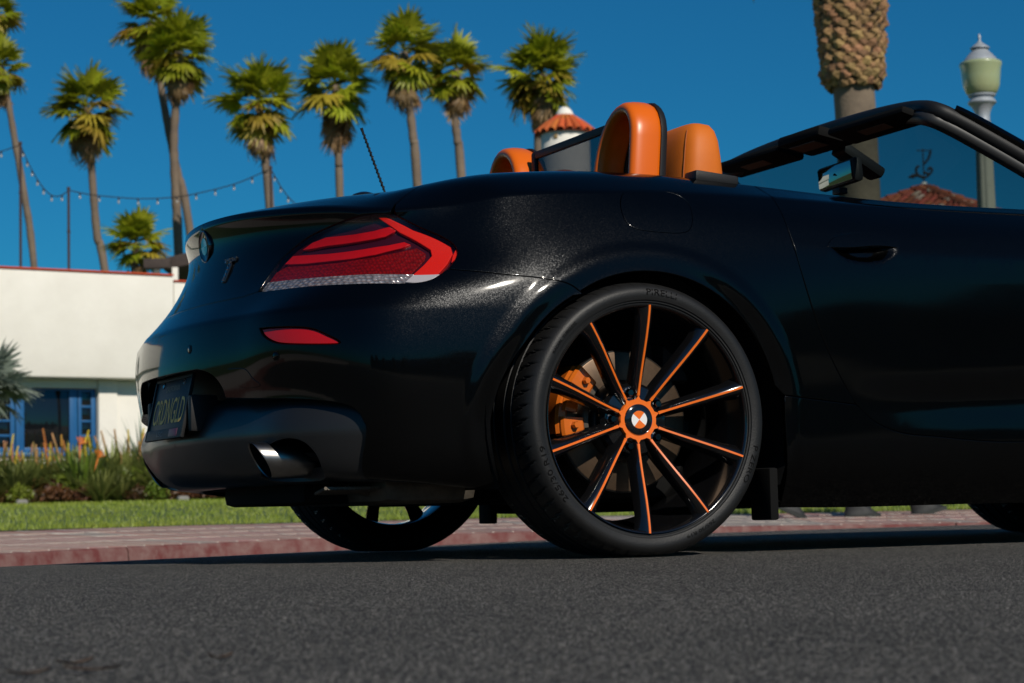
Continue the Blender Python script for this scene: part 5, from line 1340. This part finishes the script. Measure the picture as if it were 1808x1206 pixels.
mb.add(vs, [(i*nn+k_, i*nn+(k_+1) % nn, (i+1)*nn+(k_+1) % nn, (i+1)*nn+k_) for i in range(5) for k_ in range(nn)]); mb.build('post', POST, lamp, angle=40)

DT = 55.; tp = at(998, 240, DT); u_ = DT/FPX; tz = lambda py: float(at(998, py, DT)[2])-.4
tw = thing('tiled_turret', 'round white turret with a conical orange tile roof behind the seats', 'turret', (tp[0], tp[1], .4))
mb = MB(); mb.lathe([(43*u_, -.3), (43*u_, tz(238)), (40*u_, tz(232))], 40); mb.build('wall', STUC, tw)
mb = MB(); mb.lathe([(0, tz(188)), (5*u_, tz(188.5)), (11*u_, tz(193)), (15*u_, tz(200)), (16*u_, tz(204)), (10*u_, tz(205))], 30); mb.build('cap', STUC, tw)
mb = MB(); mb.lathe([(12*u_, tz(203)), (30*u_, tz(217)), (50*u_, tz(238)), (40*u_, tz(238.5))], 40); mb.build('roof_deck', mat('tile_underlay', (.20, .05, .025), rough=.9), tw)
def cone_tile(a, r0, z0, r1, z1, w0, w1):
    mb = MB(); vs = []
    for r, z, w_ in ((r0, z0, w0), ((r0+r1)/2, (z0+z1)/2+.01, (w0+w1)/2), (r1, z1, w1)):
        for k_ in range(7):
            t = math.pi*k_/6; off = -math.cos(t)*w_; h = math.sin(t)*w_*.9
            vs.append((r*math.cos(a)-off*math.sin(a)+h*.4*math.cos(a), r*math.sin(a)+off*math.cos(a)+h*.4*math.sin(a), z+h))
    mb.add(vs, [(i*7+k_, i*7+k_+1, (i+1)*7+k_+1, (i+1)*7+k_) for i in range(2) for k_ in range(6)]); return mb
for i in range(20):
    a = 2*math.pi*i/20
    cone_tile(a, 13*u_, tz(203), 34*u_, tz(221), 1.9*u_, 4.6*u_).build('roof_tile', TERR, tw, angle=180); cone_tile(a, 31*u_, tz(217.5), 53*u_, tz(239), 4.6*u_, 7.2*u_).build('roof_tile', TERR, tw, angle=180)
mb = MB(); q = FH*-1; a = math.atan2(q[1], q[0])-.42; mb.bbox((43*u_*math.cos(a), 43*u_*math.sin(a), tz(247)), (.05, .11, .13), .01, Matrix.Rotation(a, 3, 'Z')); mb.build('small_window', mat('dim_window_gold', (.32, .22, .10), rough=.5), tw)

DV = 60.; ap = at(1632, 334, DV); pv = thing('tiled_pavilion', 'building with a red hip roof of barrel tiles, seen through the windscreen', 'building', (ap[0], ap[1], .4)); az = ap[2]-.4
TILE = vary(mat('barrel_tile', (.36, .082, .040), rough=.85, noise=(9, (.25, .06, .035), .25), bump=(40, .3)), .40, .012); TILEP = vary(mat('pale_barrel_tile', (.40, .30, .23), rough=.9, noise=(9, (.32, .2, .15))), .25, .01)
RF = [np.array([math.cos(a), math.sin(a), 0])*4.6 for a in [math.atan2(-FH[1], -FH[0])+R_(9)+k_*math.pi/2 for k_ in range(4)]]; HR = 1.55
mb = MB(); bl4 = [tuple(q+np.array([0, 0, az-HR])) for q in RF]; mb.add(bl4+[(0, 0, az)], [(0, 1, 4), (1, 2, 4), (2, 3, 4), (3, 0, 4)]); mb.build('roof_deck', MATS['tile_underlay'], pv, smooth=False)
mb = MB(); c8 = [q*.86 for q in RF]; mb.add([(q[0], q[1], -.4) for q in c8]+[(q[0], q[1], az-HR-.01) for q in c8], [(0, 1, 5, 4), (1, 2, 6, 5), (2, 3, 7, 6), (3, 0, 4, 7)]); mb.build('wall', STUC, pv, smooth=False)
def barrel(mb, o, ax, up2, w_, L_):
    n = ax.cross(up2); vs = []
    for t_, k2 in ((0, 1.0), (L_, .82)):
        for k_ in range(6):
            t = math.pi*k_/5; vs.append(o+up2*t_+ax*(-math.cos(t)*w_*k2)+n*(math.sin(t)*w_*.8*k2+(.03 if t_ == 0 else .0)))
    vs.append(o+n*.02); mb.add(vs, [(k_, k_+1, 6+k_+1, 6+k_) for k_ in range(5)]+[(12, k_+1, k_) for k_ in range(5)])
rs = random.Random(2); hid = MB()
for f in range(4):
    a, b_ = Vector(bl4[f]), Vector(bl4[(f+1) % 4]); apx = Vector((0, 0, az)); ax = (b_-a).normalized(); mid = (a+b_)/2; up2 = (apx-mid); SL = up2.length; up2.normalize()
    vis = f in (0, 3); tw_ = .135; L_ = .44; nr = int(SL/(L_*.9)); E_ = (b_-a).length
    for r in range(nr):
        y = r*L_*.9; half = E_/2*(1-y/SL)-.05; k_ = int(half/(2*tw_))
        for i in range(-k_, k_+1):
            o = mid+ax*(i*2*tw_)+up2*y+(ax.cross(up2))*.012
            if vis and r >= 1:
                mb = MB(); barrel(mb, o+ax*rs.uniform(-.01, .01), ax, up2, tw_, L_); mb.build('roof_tile', TILEP if rs.random() < .16 else TILE, pv, angle=180)
            else: barrel(hid, o, ax, up2, tw_, L_)
hid.build('roof_tiles', TILE, pv, angle=180)['kind'] = 'stuff'
for f in (0, 1, 3):
    mb = MB(); a = Vector(bl4[f]); d = (Vector((0, 0, az))-a); n_ = 12
    for i in range(n_): mb.tube([a+d*(i/n_)+Vector((0, 0, .06)), a+d*((i+1.1)/n_)+Vector((0, 0, .04))], [.15, .12], 10)
    mb.build('ridge_tiles', TILE, pv, angle=40)
mb = MB(); mb.lathe([(.05, az+.0), (.1, az+.1), (.07, az+.2), (0, az+.22)], 14); mb.build('finial', STUC, pv)
u_ = DV/FPX; IRON = mat('black_iron', (.008, .008, .009), rough=.7)
wv = thing('weathervane', 'black iron weathervane with curled scrolls on top of the tiled hip roof', 'weathervane', (ap[0], ap[1], ap[2]+.15)); rh = Vector((RT[0], RT[1], 0)).normalized()
W_ = lambda dx, dy: rh*(dx*u_)+Vector((0, 0, -dy*u_-.15))
mb = MB(); mb.tube([W_(0, 0), W_(0, -72)], 1.1*u_, 6); mb.tube([W_(-11, -69), W_(10, -69)], 1.0*u_, 6); mb.build('mast', IRON, wv)
mb = MB()
for pts in ([(-22, -22), (-10, -24), (0, -20), (10, -26), (15, -34), (11, -38), (7, -33)], [(0, -21), (-8, -24), (-13, -31), (-12, -39), (-7, -41)], [(0, -44), (6, -50), (11, -58), (14, -70)], [(0, -30), (6, -28), (10, -26)], [(-12, -28), (-16, -25), (-26, -22)]):
    mb.tube(smooth_line([tuple(W_(*q)) for q in pts], 5), 2.3*u_, 6)
mb.add([W_(-29, -21), W_(-17, -29), W_(-17, -19), W_(-21, -23)+Vector((.03, .03, 0))], [(0, 1, 3), (0, 3, 2), (0, 2, 1)]); mb.build('arrow', IRON, wv)

DS = 42.
def pole(label, px, y0, y1):
    a = at(px, y0, DS); b_ = at(px-1, y1, DS); b_ = b_+(a-b_)*-1.2; mb = MB(); h = a[2]-.4
    mb.tube([(0, 0, -.3), (0, 0, h)], .028, 8); mb.tube([(0, 0, h-.02), (0, 0, h+.03)], .036, 8); mb.tube([(0, 0, h*.86), (0, 0, h*.86+.05)], .037, 8)
    o = mb.build('light_pole', mat('dark_pole_metal', (.035, .018, .016), rough=.6)); o.location = (a[0], a[1], .4); return tag(o, label, 'pole')
pole('thin dark light pole in front of the leftmost leaning palm trunk', 36, 253, 470); pole('thin dark pole where two sagging light strings meet, left of the separate palm', 121, 333, 475); pole('thin dark pole of the string lights, beside a palm trunk above the boot', 478, 296, 362)
BULB = mat('clear_bulb', (.34, .32, .28), rough=.15, coat=.6)
def string(label, pts, step):
    P = [Vector(at(x, y, DS)) for x, y in smooth_line(pts, 10)]; o0 = P[0]; root = thing('string_lights', label, 'string lights', tuple(o0)); mb = MB(); mb.tube([p-o0 for p in P], .011, 5); mb.build('cable', IRON, root)
    d = np.concatenate([[0], np.cumsum([(b_-a).length for a, b_ in zip(P, P[1:])])]); s_ = step*.6
    while s_ < d[-1]-.1:
        p = Vector([float(np.interp(s_, d, [q[i] for q in P])) for i in range(3)])-o0; mb = MB()
        mb.lathe([(.014, 0), (.018, -.02), (.018, -.06), (.012, -.062)], 10, Matrix.Translation(p)); b_ = mb.build('socket', IRON, root)
        mb = MB(); mb.lathe([(.012, -.06), (.020, -.08), (.023, -.10), (.017, -.12), (0, -.128)], 10, Matrix.Translation(p)); mb.build('bulb', BULB, root); s_ += step
string('bulb string running off the left edge from the first pole', [(-90, 285), (-40, 278), (0, 268), (36, 256)], .42)
string('steeply sagging bulb string between the two left poles', [(36, 256), (50, 288), (66, 317), (80, 336), (94, 346), (108, 345), (121, 336)], .22)
string('long bulb string sagging across the palm trunks to the pole above the boot', [(121, 336), (155, 343), (190, 347), (250, 351), (310, 348), (360, 339), (420, 323), (478, 298)], .40)
string('bulb string dropping to the right from the pole beside the palm above the boot', [(478, 298), (488, 316), (500, 336), (524, 362), (580, 398), (660, 420)], .26)

# ================================================================== PEOPLE, LEAVES, FAR SIDE OF THE STREET
def skin_body(mb_pts, edges, radii, m_, name, parent, sub=2, rootv=0):
    me = bpy.data.meshes.new(name); me.from_pydata(mb_pts, edges, []); me.materials.append(m_); o = link(name, me, parent)
    md = o.modifiers.new('Skin', 'SKIN'); sv = me.skin_vertices[0].data
    for i, r in enumerate(radii): sv[i].radius = (r, r) if not hasattr(r, '__len__') else r
    sv[rootv].use_root = True; s_ = o.modifiers.new('Sub', 'SUBSURF'); s_.levels = sub; s_.render_levels = sub; md.use_smooth_shade = True
    return o
SKINM = mat('skin', (.42, .24, .16), rough=.55); HAIRM = mat('dark_hair', (.02, .013, .01), rough=.6)
def person(label, feet, D, tro, top_, shoe, heading, seed):
    """feet: photo positions of the two shoes (heel lifted on the rear one); walking towards the right"""
    rs = random.Random(seed); f0 = at(*feet[0], D); f1 = at(*feet[1], D); g = min(f0[2], f1[2]); c = (f0+f1)/2-RT*.22
    root = thing('person', label, 'person', (c[0], c[1], g)); hd = Vector((heading[0], heading[1], 0)).normalized(); sd = Vector((-hd.y, hd.x, 0)); Z = Vector((0, 0, 1))
    stride = .33; A = lambda f, s_, z: tuple(hd*f+sd*s_+Z*z)
    # front foot flat, rear foot on its toe
    legs = [A(0, 0, .92), A(0, .09, .88), A(.10, .10, .50), A(stride, .10, .10), A(0, -.09, .88), A(.03, -.10, .48), A(-stride+.06, -.10, .17)]
    skin_body(legs, [(0, 1), (1, 2), (2, 3), (0, 4), (4, 5), (5, 6)], [.13, .095, .072, .055, .095, .072, .055], tro, 'trousers', root)
    b_ = [A(0, 0, .90), A(0, 0, 1.12), A(.02, 0, 1.34), A(.02, 0, 1.45), A(.03, 0, 1.50), A(.045, 0, 1.58), A(.05, 0, 1.66), A(.02, .17, 1.38), A(-.10, .22, 1.12), A(.02, .22, .88), A(.02, -.17, 1.38), A(.14, -.22, 1.13), A(.30, -.20, .98), A(.04, .22, .80), A(.37, -.19, .95)]
    skin_body(b_, [(0, 1), (1, 2), (2, 3), (3, 4), (4, 5), (5, 6), (2, 7), (7, 8), (8, 9), (9, 13), (2, 10), (10, 11), (11, 12), (12, 14)], [.12, .125, .12, .055, .05, .085, .07, .06, .045, .033, .06, .045, .033, .035, .035], SKINM, 'body', root)
    skin_body([A(0, 0, .88), A(0, 0, 1.12), A(.02, 0, 1.33), A(.02, .175, 1.38), A(-.10, .225, 1.13), A(.01, .225, .93), A(.02, -.175, 1.38), A(.14, -.225, 1.14), A(.26, -.21, 1.0)], [(0, 1), (1, 2), (2, 3), (3, 4), (4, 5), (2, 6), (6, 7), (7, 8)], [.15, .15, .145, .078, .062, .05, .078, .062, .05], top_, 'jacket', root)
    mb = MB(); q = Vector(A(.035, 0, 1.64)); mb.lathe([(0, .115), (.06, .10), (.096, .05), (.102, 0), (.09, -.05)], 18, Matrix.Translation(q)); mb.build('hair', HAIRM, root)
    for k_, (f, s_, z, pitch) in enumerate(((stride, .10, 0, R_(-14 if seed % 2 else 0)), (-stride+.06, -.10, .07, R_(26)))):
        mb = MB(); M = Matrix.Translation(Vector(A(f, s_, z))) @ Matrix((hd, sd, Z)).transposed().to_4x4() @ Matrix.Rotation(pitch, 4, 'Y')
        t = MB(); loft(t, [(.055, 0, .0, .145, .045), (.055, 0, .028, .145, .047), (.05, 0, .03, .138, .044), (.02, 0, .07, .105, .042), (-.02, 0, .11, .062, .042), (-.03, 0, .14, .052, .040)], 18, 2.6); mb.add([M @ Vector(q) for q in t.v], t.f); sh = mb.build('shoe', shoe, root, angle=60)
        t = MB(); loft(t, [(.055, 0, -.004, .150, .050), (.055, 0, .022, .150, .050)], 18, 2.6); mb = MB(); mb.add([M @ Vector(q) for q in t.v], t.f); mb.build('sole', mat('pale_shoe_sole', (.022, .026, .023), rough=.8), sh)
DRK = mat('dark_blue_trousers', (.022, .024, .032), rough=.85, noise=(20, (.03, .032, .04))); MARO = mat('dark_maroon_trousers', (.06, .012, .014), rough=.85); JKT = mat('charcoal_jacket', (.03, .03, .034), rough=.85); JK2 = mat('grey_jacket', (.10, .10, .11), rough=.85)
SHO = mat('dark_trainers', (.010, .011, .012), rough=.7, noise=(20, (.018, .020, .019), .15))
person('walker in dark trousers and dark trainers on the sidewalk, nearer the rear wheel', [(1520, 914), (1460, 905)], 16.2, DRK, JKT, SHO, (RT[0], RT[1]), 2)
person('walker in maroon trousers with front toe raised on the sidewalk, nearer the front wheel', [(1632, 910), (1588, 904)], 16.6, MARO, JK2, SHO, (RT[0], RT[1]), 3)

LEAFM = mat('dry_brown_leaf', (.10, .06, .038), rough=.9, noise=(60, (.055, .035, .024)))
for i, (px, py, l, a) in enumerate(((133, 1178, .032, .4), (163, 1190, .04, -.5), (50, 1197, .03, .1), (390, 1168, .02, .2))):
    d = _ray(px, py); k_ = 2.0
    for it in range(20): p = CAM+d*k_; k_ *= (CAM[2]-road_zxy(p[0], p[1]))/max(CAM[2]-p[2], 1e-3)
    p = CAM+d*k_; mb = MB(); vs = []
    for t in np.linspace(-1, 1, 7):
        l_ = .7*l; w_ = .20*l_*(1-t*t)+.0005; vs += [(t*l_, -w_, .003+.004*t*t), (t*l_, 0, .001+.004*t*t), (t*l_, w_, .003+.004*t*t)]
    mb.add(vs, [(j*3+k2, (j+1)*3+k2, (j+1)*3+k2+1, j*3+k2+1) for j in range(6) for k2 in (0, 1)]); o = mb.build('dry_leaf', LEAFM, angle=180); o.location = (p[0], p[1], road_zxy(p[0], p[1])+.002); o.rotation_euler = (0, 0, a)
    tag(o, ('curled dry leaf at the lower left of the asphalt', 'forked dry brown leaf, nearest the camera of the lower left leaves', 'dark dry leaf beside the bottom left corner', 'lone small dry leaf on the asphalt right of the others')[i], 'leaf')

# trees and a low building across the street (behind the camera; they show in the black paint)
TL = leaf_mat('street_tree_leaf', (.035, .06, .014), (.06, .085, .02), 2)
rs = random.Random(21); mb = MB()
for c in range(16):
    a = rs.random()*6.283; q = Vector((math.cos(a)*rs.uniform(0, 2.2), math.sin(a)*rs.uniform(0, 2.2), rs.uniform(2.4, 5.4)))
    for i in range(190):
        d = Vector((rs.gauss(0, 1), rs.gauss(0, 1), rs.gauss(0, 1))).normalized()*rs.uniform(.5, 1.15); p = q+d; qq = Quaternion((rs.gauss(0, 1), rs.gauss(0, 1), rs.gauss(0, 1), rs.gauss(0, 1))).normalized(); l = .16
        mb.add([p+qq @ Vector(t) for t in ((-l, 0, 0), (0, -l*.5, 0), (l, 0, 0), (0, l*.5, 0))], [(0, 1, 2, 3)])
o = mb.build('crown_source', TL, angle=180); CRM = o.data; bpy.data.objects.remove(o)
mb = MB(); mb.tube([(0, 0, -.5), (.05, 0, 1.5), (0, .1, 3)], [.2, .16, .1], 8)
for a in (0, 2, 4): mb.tube([(0, .05, 2), (math.cos(a)*1.2, math.sin(a)*1.2, 3.8)], [.08, .03], 6)
o = mb.build('trunk_source', TRK); TKM = o.data; bpy.data.objects.remove(o)
for i in range(15):
    x = -30+i*6.; root = thing('street_tree', 'leafy street tree across the road, mirrored in the dark door', 'tree', (x+rs.uniform(-1, 1), -34+rs.uniform(-1, 1)-.08*abs(x), -.3), 'trees across the road behind the camera')
    s_ = rs.uniform(.5, .8); put(CRM, 'crown', root, (0, 0, 0), (0, 0, rs.random()*6), s_); put(TKM, 'trunk', root, (0, 0, 0), (0, 0, rs.random()*6), s_)
mb = MB(); mb.bbox((8, -44, 1.2), (90, 6, 3.6), .1); o = mb.build('low_building', mat('tan_render', (.33, .27, .20), rough=.9, noise=(.6, (.25, .2, .15)))); tag(o, 'long low tan building across the road behind the trees', 'building')
